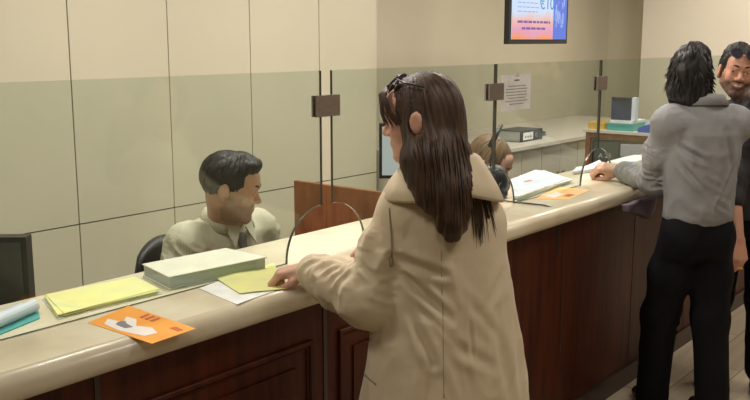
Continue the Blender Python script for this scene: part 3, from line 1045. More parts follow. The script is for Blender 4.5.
def head(v, fr, neck_to, smile=0, k=.014, female=False, neck_r=.056):
    """skull, face, ears and neck in the head frame"""
    E = lambda c, r, kk=k, kind='u': v.ell(fr, c, r, kk, kind)
    C = lambda a, b, ra, rb=None, kk=k: v.cap(fr.w(a), fr.w(b), ra * fr.sc, (rb or ra) * fr.sc, kk)
    jw = .044 if female else .050
    E((0, -.014, .030), (.073, .094, .085), .02)
    E((0, .022, -.018), (.062, .068, .080), .02)
    C((0, -.010, -.045), (0, .058, -.062), .050, .034)
    for s in (-1, 1):
        C((s * jw, .005, -.052), (s * .014, .070, -.094), .017, .018, .02)
        E((s * .036, .064, -.020), (.020, .020, .024), .02)
        E((s * .031, .098, .012), (.017, .015, .011), .010, 's')
        E((s * .031, .0775, .008), (.0150, .0125, .0125), .004)
        E((s * (.088 if female else .078), -.008, -.006), (.010 if female else .007, .021, .033), .006)
        E((s * (.099 if female else .084), -.002, -.004), (.004, .010, .017), .004, 's')
        C((s * .074, -.004, -.030), (s * .077, .0, -.034), .008, .007, .006)
        C((s * .019, .0900, .0165), (s * .043, .0815, .0165), .0048, .0045, .003)
        C((s * .019, .0880, -.0015), (s * .042, .0800, -.0010), .0040, .0040, .003)
        C((s * .012, .088, .027), (s * .043, .076, .028), .0085, .006, .010)
        E((s * .0115, .0925, -.026), (.0085, .010, .0075), .005)
    E((0, .060, .052), (.050, .032, .034), .03)
    C((0, .083, .016), (0, .106, -.020), .0075, .0105, .008)
    E((0, .101, -.024), (.0105, .012, .009), .006)
    E((0, .074, -.094), (.020, .018, .017), .015)
    E((0, .080, -.052), (.024, .013, .022), .012)
    w = .021 + .006 * smile
    for s in (-1, 1):
        C((0, .0925, -.0500), (s * w, .080 - .004 * smile, -.0525 + .007 * smile), .0050, .0028, .004)
        C((0, .0905, -.0600), (s * w * .9, .079 - .004 * smile, -.0555 + .006 * smile), .0062, .0030, .004)
    nb = np.array(neck_to)
    v.cap(fr.w((0, -.028, -.045)), nb, neck_r * fr.sc, neck_r * 1.12 * fr.sc, .03)
    v.cap(fr.w((0, .028, -.080)), nb + (fr.w((0, .03, 0)) - fr.o), .026 * fr.sc, .036 * fr.sc, .03)

def face_attrs(V, fr, beard=0, smile=0):
    L = ((V - fr.o) @ fr.m.T) / fr.sc
    x, y, z = L.T
    zz = z - .007 * smile * np.clip(np.abs(x) / .022, 0, 1)
    lip = np.clip(1.4 - np.sqrt((x / (.021 + .005 * smile)) ** 2 + ((zz + .0555) / .0105) ** 2) * 1.2, 0, 1) * (y > .072)
    nz = vnoise(L * 160) * .25
    jaw = np.clip((-.028 - z + .2 * np.clip(y - .075, 0, 1) * 0 - np.clip((.05 - y), 0, .1) * .35 + .0) / .018, 0, 1) * (y > -.012) * (z > -.125)
    chk = np.clip((np.abs(x) - .022) / .02, 0, 1) * np.clip((.005 - z) / .03, 0, 1) * np.clip((np.abs(x) - .045) / .01, 0, 1) * (y > .0) * (y < .06)
    mst = np.clip((z + .048) / .003, 0, 1) * np.clip((-.030 - z) / .004, 0, 1) * np.clip((.030 - np.abs(x)) / .006, 0, 1) * (y > .06)
    jaw = np.clip((jaw - .25) * 1.3, 0, 1)
    b = np.clip(np.maximum(np.maximum(jaw, mst), chk * .6) * (1 + nz), 0, 1) * (1 - np.clip(lip * 1.5, 0, 1)) * beard
    return {'lip': lip * .75, 'beard': b}

def hand(v, wrist, d, back, side, sc=1.0, curl=(20, 30, 20), thumb=.4, spread=1, k=.006):
    """d = direction of the fingers, back = direction the back of the hand faces, side = +1 when the thumb lies towards d x back"""
    d = Vector(d).normalized(); back = Vector(back); back = (back - d * back.dot(d)).normalized()
    x = d.cross(back) * side
    fr = Frame(wrist, x, d, back, sc)
    W = fr.w
    kn = [(.030, .086, .0), (.010, .092, .003), (-.010, .088, .002), (-.028, .079, -.002)]
    ln = [(.042, .026, .020), (.046, .030, .021), (.043, .028, .020), (.034, .021, .018)]
    rr = [(.0098, .0088, .0076), (.0100, .0090, .0078), (.0096, .0086, .0074), (.0086, .0076, .0068)]
    for i, (x0, y0, z0) in enumerate(kn):
        v.cap(W((x0 * .55, .004, 0)), W((x0, y0, z0)), .0165 * sc, .0118 * sc, .014)
    v.cap(W((.02, .05, -.006)), W((-.02, .045, -.006)), .013 * sc, .014 * sc, .014)
    for i in range(4):
        p = np.array(kn[i]); a = 0
        c = curl[i] if isinstance(curl[0], (tuple, list)) else curl
        sp = (x_ := kn[i][0]) * spread * 2.4
        for j in range(3):
            a += R_(c[j])
            q = p + np.array([math.sin(sp) * math.cos(a) * ln[i][j], math.cos(sp) * math.cos(a) * ln[i][j], -math.sin(a) * ln[i][j]])
            r0 = rr[i][j - 1] * 1.03 if j else .0108
            v.cap(W(p), W(q), r0 * sc, rr[i][j] * sc, k)
            p = q
    t0 = np.array((.018, .014, -.008)); t1 = np.array((.042, .046, -.016 - .012 * thumb)); t2 = np.array((.050 - .012 * thumb, .076, -.024 - .018 * thumb)); t3 = np.array((.048 - .030 * thumb, .098, -.028 - .026 * thumb))
    v.cap(W(t0), W(t1), .0165 * sc, .0128 * sc, .012); v.cap(W(t1), W(t2), .0120 * sc, .0105 * sc, k); v.cap(W(t2), W(t3), .0102 * sc, .0082 * sc, k)
    return fr

def eyes(t, fr, look=(0, 1, 0)):
    for s in (-1, 1):
        bm = bmesh.new()
        c = fr.v((s * .031, .0775, .0075))
        bmesh.ops.create_uvsphere(bm, u_segments=16, v_segments=10, radius=.0122 * fr.sc)
        q = Vector(look).normalized()
        dr = (fr.v(q) - fr.v((0, 0, 0))).normalized()
        for v_ in bm.verts: v_.co += c - Vector(t.location)
        ey = obj('eye', bm, 'eye', t, smooth=True)
        bm = bmesh.new()
        bmesh.ops.create_uvsphere(bm, u_segments=12, v_segments=8, radius=.0062 * fr.sc)
        for v_ in bm.verts: v_.co += c - Vector(t.location) + dr * .0074 * fr.sc
        obj('iris', bm, 'iris', ey, smooth=True)

def eyebrows(t, fr, mt_, lift=0):
    for s in (-1, 1):
        pts = [fr.v((s * x, y, z + lift)) - Vector(t.location) for x, y, z in ((.012, .0975, .030), (.024, .0935, .0345), (.036, .0855, .034), (.046, .0755, .028))]
        obj('eyebrow', tube(pts, .0042 * fr.sc, 8, taper=[.8, 1.1, .9, .4]), mt_, t, smooth=True)

def glasses_on(fr, name, label, mt_l, tilt=0, c=(0, .075, .085), w=.029, fm='black'):
    """sunglasses pushed up on the hair: two lenses, bridge and temples in a head frame"""
    base = fr.v(c)
    t = thing(name, label, 'sunglasses', base)
    L = lambda p: fr.v(p) - base
    ct, st = math.cos(tilt), math.sin(tilt)
    def pl(u, v_, dpt=0):       # lens plane
        return L((c[0] + u, c[1] - v_ * st - (u * u) * 4.5 + dpt * ct, c[2] + v_ * ct + dpt * st))
    for s in (-1, 1):
        ring = [(s * .034 + w * .98 * math.cos(a) * (1 + .08 * math.sin(a)), .022 * math.sin(a)) for a in [2 * PI * k / 20 for k in range(20)]]
        n_ = (Vector(pl(0, 0, .002)) - Vector(pl(0, 0, 0)))
        obj('lens', prism([pl(u, v_) for u, v_ in ring], n_), mt_l, t)
        obj('rim', tube([pl(u, v_, .001) for u, v_ in ring + ring[:1]], .0022 * fr.sc, 6), fm, t)
        obj('temple', tube([pl(s * .064, .006), L((s * .080, c[1] - .05, c[2] - .012)), L((s * .082, c[1] - .10, c[2] - .03))], .0026 * fr.sc, 6), fm, t)
    obj('bridge', tube([pl(-.008, .004), pl(0, .008), pl(.008, .004)], .0022, 6), fm, t)
    return t

def body_base(v, T, s, st, sho, hips, k=.04):
    v.prof(T, st, k)
    v.cap(T.w(sho[0]), T.w(sho[1]), .052 * s, .052 * s, .05)
    for a in hips:
        v.cap(a[0], a[1], a[2], a[3], .05)

def sweep_collar(name, t, par, P, A, prof, mt_, wav=0):
    """a collar: closed (radius, height) outline swept round the neck"""
    bm = bmesh.new()
    loc = Vector(t.location)
    rings = []
    for i, a in enumerate(A):
        w = wav * math.sin(i * 1.7)
        rings.append([bm.verts.new(Vector(P(a, rr + w * (j > 2), dz)) - loc) for j, (rr, dz) in enumerate(prof)])
    n = len(prof)
    for p, q in zip(rings, rings[1:]):
        for j in range(n):
            bm.faces.new((p[j], p[(j + 1) % n], q[(j + 1) % n], q[j]))
    bm.faces.new(rings[0]); bm.faces.new(rings[-1][::-1])
    return obj(name, bm, mt_, par, smooth=True)
def shirt_collar(t, sh, T, z0, mt_, r=.068, dy=-.006, gap=34):
    """stand and fall of a shirt collar, open at the front, with two leaves"""
    n = 28
    A = [R_(90 + gap + (360 - 2 * gap) * i / n) for i in range(n + 1)]
    def P(a, rr, dz):
        back = (1 - math.sin(a)) / 2
        return T.w((rr * 1.06 * math.cos(a), rr * math.sin(a) + dy, z0 + dz + .020 * back))
    sweep_collar('collar', t, sh, P, A, [(r - .004, -.03), (r - .004, .016), (r, .022), (r + .006, .022), (r + .014, .012), (r + .030, -.024), (r + .022, -.026), (r + .006, .004), (r + .002, -.03)], mt_)
    loc = Vector(t.location)
    for s in (-1, 1):
        a = R_(90 - s * gap)
        p0 = P(a, r + .004, .022); p1 = P(a, r + .030, -.024)
        q0 = T.w((s * .012, r + dy + .016, z0 - .002)); q1 = T.w((s * .050, r + dy + .045, z0 - .066))
        pts = [Vector(x) - loc for x in (p0, q0, q1, p1)]
        obj('collar_leaf', prism(pts, T.v((0, .006, .002)) - T.v((0, 0, 0))), mt_, sh, bevel=.0015)

def shoe(t, ankle, az, s=1):
    v = Vol(.004)
    f = yawframe((ankle[0], ankle[1], 0), az)
    v.cap(f.w((0, -.035, .045)), f.w((0, .05, .042)), .042, .040, .03)
    v.cap(f.w((0, .05, .036)), f.w((0, .165, .026)), .040, .030, .03)
    v.cap(f.w((0, -.02, .06)), f.w((0, -.015, .115)), .043, .040, .02)
    v.half((f.o[0], f.o[1], .004), (0, 0, -1), (f.o - .3), (f.o + .3), .004)
    V, Q = v.mesh()
    o = mk('shoe', V, Q, 'shoe', t)
    return o

def npv(x): return np.array(x, float)
# ---------------------------------------------------------------- woman in the trench coat
def woman():
    t = thing('person', 'long haired person in a beige trench coat, back turned, leaning a hand on the counter', 'person', (1.96, 1.37, 0))
    c = npv((1.96, 1.37, 0))
    AZ = 58
    T = yawframe(c, AZ, pitch=0)
    shL, shR = T.w((-.112, 0, 1.325)), T.w((.098, -.005, 1.27))
    hc = npv(atD(421, 119, 2.36))
    Hf = yawframe(hc, 114, pitch=10, roll=0, sc=.95)
    W = npv((1.812, 1.728, 1.107))
    el, W2 = arm_ik(shL, W, .275, .245, npv((-.35, -.30, -1)))
    el = npv(el); W = npv(W2)
    # right arm folded in front of the chest onto the counter
    WR = npv((2.22, 1.74, 1.10))
    elR, WR2 = arm_ik(shR, WR, .275, .245, npv((.5, -.2, -.8)))
    elR = npv(elR); WR = npv(WR2)
    v = Vol(.0045)
    v.prof(T, [(.80, 0, 0, .135, .095), (.92, 0, -.01, .155, .11), (1.05, 0, .005, .125, .09), (1.22, 0, .01, .135, .10), (1.33, 0, 0, .135, .085), (1.40, 0, -.01, .08, .06), (1.43, 0, -.01, .05, .05)], .04)
    v.cap(shL, shR, .045, .045, .05)
    for sh, e, w in ((shL, el, W), (shR, elR, WR)):
        v.cap(sh, e, .044, .034, .03); v.cap(e, w, .034, .024, .02)
    for s in (-1, 1):
        v.chain([T.w((s * .08, 0, .84)), T.w((s * .085, .01, .47)), T.w((s * .085, -.02, .085))], [.078, .048, .034], .03)
        v.cap(T.w((s * .085, -.02, .07)), T.w((s * .09, .10, .04)), .034, .028, .02)
    nb = T.w((0, -.005, 1.40))
    head(v, Hf, nb, female=True, neck_r=.046)
    hd = npv((-.42, .72, -.16))
    hand(v, W, hd, (-.1, .1, 1), -1, .95, curl=((38, 50, 30), (42, 55, 30), (44, 55, 30), (46, 50, 30)), thumb=.6, spread=.6)
    hand(v, WR, (-.3, .9, -.12), (0, .1, 1), 1, .95, curl=(15, 25, 15))
    V, Q = v.mesh()
    mk('body', V, Q, 'skin_w', t, face_attrs(V, Hf, 0))
    eyes(t, Hf, (0, 1, -.2))
    eyebrows(t, Hf, 'hair_w')
    # trench coat
    v = Vol(.005)
    v.prof(T, [(.58, .01, -.01, .265, .215), (.80, .01, -.01, .235, .19), (.92, .01, -.005, .218, .172), (1.06, .005, 0, .195, .152), (1.20, 0, .0, .172, .138), (1.28, 0, -.005, .152, .124), (1.345, 0, -.012, .122, .100), (1.395, 0, -.02, .090, .08), (1.42, 0, -.02, .078, .07)], .05)
    v.cap(shL + (0, 0, -.012), shR + (0, 0, -.012), .052, .050, .07)
    cuff = W + (el - W) * .10
    v.chain([shL + (0, 0, -.01), shL + (el - shL) * .5, el], [.056, .063, .068], .03)
    v.chain([el, el + (W - el) * .45, cuff], [.071, .063, .050], .03)
    cR_ = WR + (elR - WR) * .10
    v.chain([shR + (0, 0, -.01), elR], [.056, .062], .03)
    v.chain([elR, cR_], [.068, .05], .03)
    V, Q = v.mesh(2)
    ax = T.w((-.20, -.03, 1.24))
    dn = npv((0, 0, -1))
    F = []
    # armpit folds fanning down the back
    bk = lambda x, z, y=-.165: T.w((x, y, z))
    F += [(bk(-.17, 1.20, -.07), bk(-.03, 1.15), .012, -.015), (bk(-.17, 1.18, -.08), bk(-.04, 1.04), .012, -.016), (bk(-.18, 1.15, -.09), bk(-.09, .93), .013, -.016),
          (bk(-.18, 1.28, -.07), bk(-.10, 1.36, -.11), .012, -.007), (bk(.0, 1.27), bk(.02, .72), .006, -.006), (bk(.16, 1.18, -.11), bk(.05, 1.05), .014, -.007),
          (bk(.10, 1.10), bk(.12, .80), .018, -.008), (bk(-.10, 1.0), bk(-.12, .66), .02, -.009), (bk(.18, 1.0, -.10), bk(.14, .7, -.15), .02, -.008),
          (bk(-.02, 1.12), bk(.10, .98), .014, -.007), (bk(-.04, .98), bk(.08, .90), .016, -.007)]
    V = wrinkle(V, Q, .0055, 9, (1, 1, .55), F, limbs=[(shL + (el - shL) * .35, el, .10, .0065), (el, cuff, .10, .0065)])
    ct_ = mk('trench_coat', V, Q, 'coat', t)
    # wide turned-down collar
    n = 30
    A = [R_(-90 - 112 + 224 * i / n) for i in range(n + 1)]
    def P(a, r, z):
        return T.w((r * (1.10 if math.cos(a) < 0 else .98) * math.cos(a), r * math.sin(a) - .012, z + .01 * (1 - math.sin(a)) * .5 - .035 * max(0, math.cos(a)) * (r - .08) / .07 - .02 * max(0, -math.cos(a)) * (r - .08) / .07))
    sweep_collar('collar', t, ct_, P, A, [(.074, 1.39), (.076, 1.440), (.082, 1.448), (.092, 1.446), (.112, 1.425), (.140, 1.392), (.158, 1.362), (.154, 1.352), (.132, 1.378), (.104, 1.408), (.086, 1.43), (.082, 1.39)], 'coat', wav=.0015)
    loc = Vector(t.location)
    # shoulder cord with toggle
    p0 = atD(386, 205, 2.17); pts = [atD(386, 200, 2.165), atD(389, 222, 2.15), atD(390, 245, 2.14), atD(391, 258, 2.14)]
    # trousers and shoes
    v = Vol(.006)
    v.prof(T, [(.80, 0, 0, .15, .11), (.93, 0, -.005, .17, .125), (.98, 0, 0, .16, .12)], .04)
    for s in (-1, 1):
        v.chain([T.w((s * .085, 0, .84)), T.w((s * .088, .01, .47)), T.w((s * .088, -.02, .10))], [.093, .068, .062], .03)
    V, Q = v.mesh()
    mk('trousers', wrinkle(V, Q, .004, 9), Q, 'trouser', t)
    for s in (-1, 1):
        a = T.w((s * .088, -.02, 0)); shoe(t, a, AZ)
    return t, T, Hf, ct_, el, W, shL

def surf_project(objm, p, d):
    """nearest hit on a mesh from a world point along a direction"""
    from mathutils.bvhtree import BVHTree
    me = objm.data
    key = objm.name
    if key not in _bv:
        o = Vector(objm.parent.location) if objm.parent else Vector((0, 0, 0))
        pp = objm.parent
        while pp and pp.parent:
            pp = pp.parent; o = Vector(pp.location)
        _bv[key] = (BVHTree.FromPolygons([v.co + o for v in me.vertices], [p_.vertices[:] for p_ in me.polygons]), o)
    b, o = _bv[key]
    hit = b.ray_cast(Vector(p), Vector(d))
    return hit
_bv = {}

wt, wT, wH, wcoat, wel, wW, wshL = woman()
def on_surface(o, pts, off=.003):
    """points of a seam or cord, laid on a surface seen from the counter side walkway"""
    r = []
    for px, py in pts:
        d = ray(px, py).normalized()
        h = surf_project(o, Vector((0, 0, CAMZ)), d)
        if h[0] is not None:
            r.append(h[0] - d * off - Vector(wt.location if o.parent is wt else o.parent.location))
    return r
def interp(pts, n=8):
    out = []
    for a, b in zip(pts, pts[1:]):
        for i in range(n):
            out.append((a[0] + (b[0] - a[0]) * i / n, a[1] + (b[1] - a[1]) * i / n))
    return out + [pts[-1]]
def cord(o, pts, r, mt_, nm, off=.002):
    q = on_surface(o, interp(pts), off)
    if len(q) > 2:
        return obj(nm, tube(q, r, 6), mt_, o, smooth=True)
cord(wcoat, [(389, 208), (391, 232), (392, 258)], .0022, 'coat_seam', 'cord')
cord(wcoat, [(391, 258), (392, 266)], .006, 'coat_seam', 'cord_toggle')
cord(wcoat, [(441, 250), (443, 320), (444, 398)], .0012, 'coat_seam', 'back_seam', .0)
cord(wcoat, [(357, 365), (368, 378), (376, 384)], .003, 'coat_seam', 'pocket_welt', .001)

# hair: long brown, falling over the back
def long_hair(t, H, coat):
    v = Vol(.0035)
    v.ell(H, (0, -.020, .036), (.083, .102, .090), .03)
    v.ell(H, (0, -.035, -.02), (.080, .085, .095), .03)
    # the fall of hair down the back
    pts = [((426, 108), 2.39, .068), ((433, 130), 2.37, .068), ((443, 158), 2.34, .060), ((450, 186), 2.32, .052), ((455, 210), 2.30, .036), ((458, 228), 2.29, .016)]
    P = [npv(atD(a[0], a[1], d)) for a, d, r in pts]
    for i in range(len(P) - 1):
        v.cap(P[i], P[i + 1], pts[i][2], pts[i + 1][2], .04)
    for path, rs in ((((418, 120, 2.33), (424, 160, 2.28), (436, 195, 2.27), (441, 222, 2.26)), (.045, .050, .040, .014)),
                     (((436, 115, 2.42), (454, 155, 2.40), (470, 190, 2.38), (486, 218, 2.36)), (.045, .042, .030, .010)),
                     (((440, 150, 2.31), (450, 190, 2.28), (453, 225, 2.26), (452, 238, 2.26)), (.045, .045, .03, .010)),
                     (((410, 160, 2.29), (418, 180, 2.27), (428, 205, 2.26)), (.018, .026, .012))):
        v.chain([npv(atD(*q)) for q in path], rs, .03)
    # open the face and the ear
    v.ell(H, (0, .105, -.045), (.105, .082, .108), .008, 's')
    v.ell(H, (-.104, -.004, -.006), (.026, .020, .033), .005, 's')
    V, Q = v.mesh(2)
    # streaks run with the fall of the hair
    L = (V - H.o)
    rel_ = np.stack([L @ H.m[0], L @ H.m[1]], 1)
    ang = np.arctan2(rel_[:, 1], rel_[:, 0] + 1e-6)
    hz = np.interp(V[:, 2], [1.1, 1.42, 1.62, 1.7], [0, .2, .9, 1])
    cu = (V @ npv(cR))                      # across the back
    s1 = vnoise(np.stack([cu * 95, V[:, 2] * 7, V[:, 1] * 12], 1)); s2 = vnoise(np.stack([cu * 210, V[:, 2] * 10, V[:, 1] * 20], 1))
    a1 = vnoise(np.stack([ang * 16, V[:, 2] * 9, ang * 0 + 3], 1)); a2 = vnoise(np.stack([ang * 40, V[:, 2] * 12, ang * 0 + 9], 1))
    d = (1 - hz) * (s1 * .006 + s2 * .003) + hz * (a1 * .003 + a2 * .002)
    V = V + normals(V, Q) * d[:, None]
    o = mk('hair', V, Q, 'hair_w', t)
    # strands
    rg = random.Random(21)
    bm = bmesh.new()
    loc = Vector(t.location)
    base = [((400, 100), (412, 150), (424, 205)), ((425, 78), (438, 160), (440, 228)), ((430, 74), (452, 150), (456, 240)), ((440, 76), (466, 150), (474, 238)),
            ((440, 82), (470, 150), (494, 226)), ((446, 95), (478, 165), (502, 216))]
    for i in range(190):
        f = rg.uniform(0, len(base) - 1.001); j = int(f); f -= j
        q = [(base[j][k][0] * (1 - f) + base[j + 1][k][0] * f, base[j][k][1] * (1 - f) + base[j + 1][k][1] * f) for k in range(3)]
        st = rg.uniform(.35, .75)
        path = []
        en = rg.uniform(.86, 1.08)
        wv = rg.uniform(-3, 3); ph = rg.uniform(0, 6)
        for m_ in range(9):
            u = st + (en - st) * m_ / 8
            a = (1 - u) ** 2; b = 2 * u * (1 - u); c_ = u * u
            cx = 2 * q[1][0] - .5 * (q[0][0] + q[2][0]); cy = 2 * q[1][1] - .5 * (q[0][1] + q[2][1])
            x = a * q[0][0] + b * cx + c_ * q[2][0] + math.sin(u * 7 + ph) * 1.2; y = a * q[0][1] + b * cy + c_ * q[2][1]
            d_ = ray(x, y).normalized()
            h1 = surf_project(o, Vector((0, 0, CAMZ)), d_); h2 = surf_project(coat, Vector((0, 0, CAMZ)), d_)
            c1 = h1[3] if h1[0] is not None else 99; c2 = h2[3] if h2[0] is not None else 99
            dd = min(c1, c2)
            if dd > 50:
                dd = (path[-1] + loc - Vector((0, 0, CAMZ))).length if path else 2.3
            path.append(Vector((0, 0, CAMZ)) + d_ * (dd - .004) - loc)
        if max((p2 - p1).length for p1, p2 in zip(path, path[1:])) > .055:
            continue
        tube(path, rg.uniform(.0016, .0034), 5, bm, taper=[.2, .8, 1, 1, 1, .9, .7, .45, .1])
    obj('loose_strands', bm, 'hair_w', o, smooth=True)
    # fringe strands hanging beside the face
    bm = bmesh.new()
    for i in range(34):
        u = rg.uniform(0, .8)
        sx = rg.choice((-1, -1, 1))
        p = [H.v((sx * (.006 + .03 * u), .062 + .012 * (1 - u), .108 - .01 * u)), H.v((sx * (.035 + .03 * u), .098 - .03 * u, .085)), H.v((sx * (.055 + .024 * u), .096 - .045 * u, .035)), H.v((sx * (.064 + .016 * u), .090 - .07 * u, .012 - .01 * u)), H.v((sx * (.060 + .016 * u), .090 - .09 * u, -.012 + .01 * u))]
        p = [q_ - loc for q_ in p]
        tube(p, rg.uniform(.0014, .0026), 5, bm, taper=[1, 1, 1, .7, .1])
    obj('fringe', bm, 'hair_w', o, smooth=True)
    return o
whair = long_hair(wt, wH, wcoat)
gw = glasses_on(wH, 'sunglasses', 'dark sunglasses with lilac lenses pushed up on the long brown hair', 'lens_lilac', tilt=.95, c=(0, .058, .116), w=.025)

# ---------------------------------------------------------------- seated man in the cream shirt
def short_hair(t, H, mt_, top=.012, face_cut=(0, .105, -.050), fr=(.105, .085, .112), quiff=0, wild=0, long=False, seed=0):
    v = Vol(.0035)
    v.ell(H, (0, -.020, .034 + top * .4), (.081, .101, .088 + top * .6), .03)
    if quiff:
        v.cap(H.w((-.03, .060, .098)), H.w((.03, .060, .098)), .022, .022, .03)
        v.cap(H.w((0, .02, .115)), H.w((0, .066, .104)), .022, .018, .03)
    if long:
        v.ell(H, (0, -.045, -.02), (.086, .078, .088), .03)
        v.ell(H, (0, -.060, -.075), (.070, .046, .050), .03)
        for s in (-1, 1):
            v.ell(H, (s * .062, -.02, -.055), (.030, .050, .055), .03)
    if long:
        face_cut, fr = (0, .128, -.035), (.082, .090, .115)
        v.ell(H, (0, -.054, -.105), (.080, .050, .062), .03)
    v.ell(H, face_cut, fr, .006, 's')
    if not long:
        v.half(H.w((0, -.09, -.068)), H.w((0, -.35, -1)) - H.o, H.o - .2, H.o + .2, .01)
        for s in (-1, 1):
            v.ell(H, (s * .092, -.004, -.014), (.026, .022, .034), .006, 's')
    V, Q = v.mesh(1)
    L = ((V - H.o) @ H.m.T) / H.sc
    ang = np.arctan2(L[:, 1], L[:, 0])
    pol = np.arctan2(L[:, 2], np.hypot(L[:, 0], L[:, 1]))
    d = vnoise(np.stack([ang * 14 + seed, pol * 5, L[:, 0] * 60], 1)) * .003 + vnoise(np.stack([ang * 40, pol * 10, L[:, 0] * 140], 1)) * .0016
    if wild:
        d = d + wild * vnoise(np.stack([L[:, 0] * 38, L[:, 1] * 38, L[:, 2] * 22], 1))
    V = V + normals(V, Q) * d[:, None]
    return mk('hair', V, Q, mt_, t)

def clerk():
    s = 1.07
    c = npv((2.235, 2.67, 0))
    t = thing('person', 'seated person with short dark hair, cream striped shirt and grey tie looking down', 'person', c)
    AZ = 268
    T = yawframe(c + (0, 0, .50), AZ, pitch=10)
    hc = npv(atD(231, 188, 3.28))
    H = yawframe(hc, 306, pitch=14, sc=1.03)
    shL, shR = T.w((-.17, 0, .525)), T.w((.17, 0, .525))
    WL, WR = npv((2.40, 2.38, .80)), npv((2.06, 2.38, .80))
    eL, WL = arm_ik(shL, WL, .30, .26, npv((.6, .3, -1))); eR, WR = arm_ik(shR, WR, .30, .26, npv((-.6, .3, -1)))
    eL, WL, eR, WR = map(npv, (eL, WL, eR, WR))
    v = Vol(.0045)
    st = [(0, 0, 0, .165, .12), (.16, 0, .01, .145, .11), (.34, 0, .01, .17, .12), (.47, 0, 0, .17, .105), (.55, 0, -.005, .11, .075), (.59, 0, -.005, .06, .06)]
    v.prof(T, st, .04)
    v.cap(shL, shR, .056, .056, .05)
    for a, b, w in ((shL, eL, WL), (shR, eR, WR)):
        v.cap(a, b, .050, .040, .03); v.cap(b, w, .040, .028, .02)
    F0 = yawframe(c + (0, 0, .50), AZ)
    legs = []
    for q in (-1, 1):
        hip = F0.w((q * .10, .02, .02)); kn = F0.w((q * .15, .36, .06)); an = F0.w((q * .15, .24, -.41))
        v.chain([hip, kn, an], [.085, .058, .042], .03); v.cap(an, F0.w((q * .155, .34, -.455)), .04, .032, .02)
        legs.append((hip, kn, an))
    nb = T.w((0, .0, .565))
    head(v, H, nb, neck_r=.052)
    hand(v, WL, (-.3, -1, -.15), (0, 0, 1), -1, 1.0, curl=(18, 25, 18)); hand(v, WR, (.4, -1, -.15), (0, 0, 1), 1, 1.0, curl=(18, 25, 18))
    V, Q = v.mesh()
    mk('body', V, Q, 'skin_m', t, face_attrs(V, H, .50))
    eyes(t, H, (0, .8, -.6))
    eyebrows(t, H, 'hair_clerk')
    short_hair(t, H, 'hair_clerk', top=.008, quiff=1)
    v = Vol(.005)
    v.prof(T, [(z, x, y, rx + .022, ry + .022) for z, x, y, rx, ry in st[:-1]] + [(.585, 0, -.005, .072, .068)], .04)
    v.cap(shL, shR, .068, .068, .06)
    for a, b, w in ((shL, eL, WL), (shR, eR, WR)):
        v.cap(a, b, .066, .060, .04); v.cap(b, w + (b - w) * .08, .060, .044, .03)
    V, Q = v.mesh(2)
    ch = lambda x, z, y=.13: T.w((x, y, z))
    F = [(ch(.14, .40), ch(.03, .33), .012, -.010), (ch(.15, .30), ch(.04, .2), .014, -.009), (ch(-.14, .40), ch(-.04, .3), .012, -.008), (ch(.19, .48, .08), ch(.12, .52, .08), .012, -.006),
         (ch(-.15, .28), ch(-.05, .16), .014, -.009), (ch(.21, .40, .05), ch(.20, .25, .05), .012, -.008), (ch(.0, .50, .11), ch(.0, .1, .15), .006, .003)]
    sh = mk('shirt', wrinkle(V, Q, .0055, 9, (1, 1, .6), F, limbs=[(shL, eL, .10, .006), (shR, eR, .10, .006)]), Q, 'shirt_cream', t)
    # collar leaves and tie
    loc = Vector(t.location)
    shirt_collar(t, sh, T, .592, 'shirt_cream', r=.074, dy=.010)
    v = Vol(.004)
    v.prof(T, [(.525, 0, .110, .020, .014), (.555, 0, .098, .024, .016), (.565, 0, .094, .016, .012)], .01)
    tp = [(.52, .116, .016), (.44, .148, .022), (.32, .156, .028), (.18, .158, .032), (.06, .160, .034)]
    v.prof(T, [(z, 0, y, w, .009) for z, y, w in tp[::-1]], .01)
    V, Q = v.mesh(1)
    mk('tie', V, Q, 'tie', t)
    v = Vol(.006)
    v.prof(F0, [(-.10, 0, 0, .15, .12), (.0, 0, 0, .18, .135), (.10, 0, 0, .17, .13)], .04)
    for hip, kn, an in legs:
        v.chain([hip, kn, an + (kn - an) * .06], [.098, .075, .066], .03)
    V, Q = v.mesh()
    mk('trousers', wrinkle(V, Q, .004, 9), Q, 'trouser', t)
    for q in (-1, 1):
        shoe(t, F0.w((q * .15, .24, 0)), AZ)
clerk()

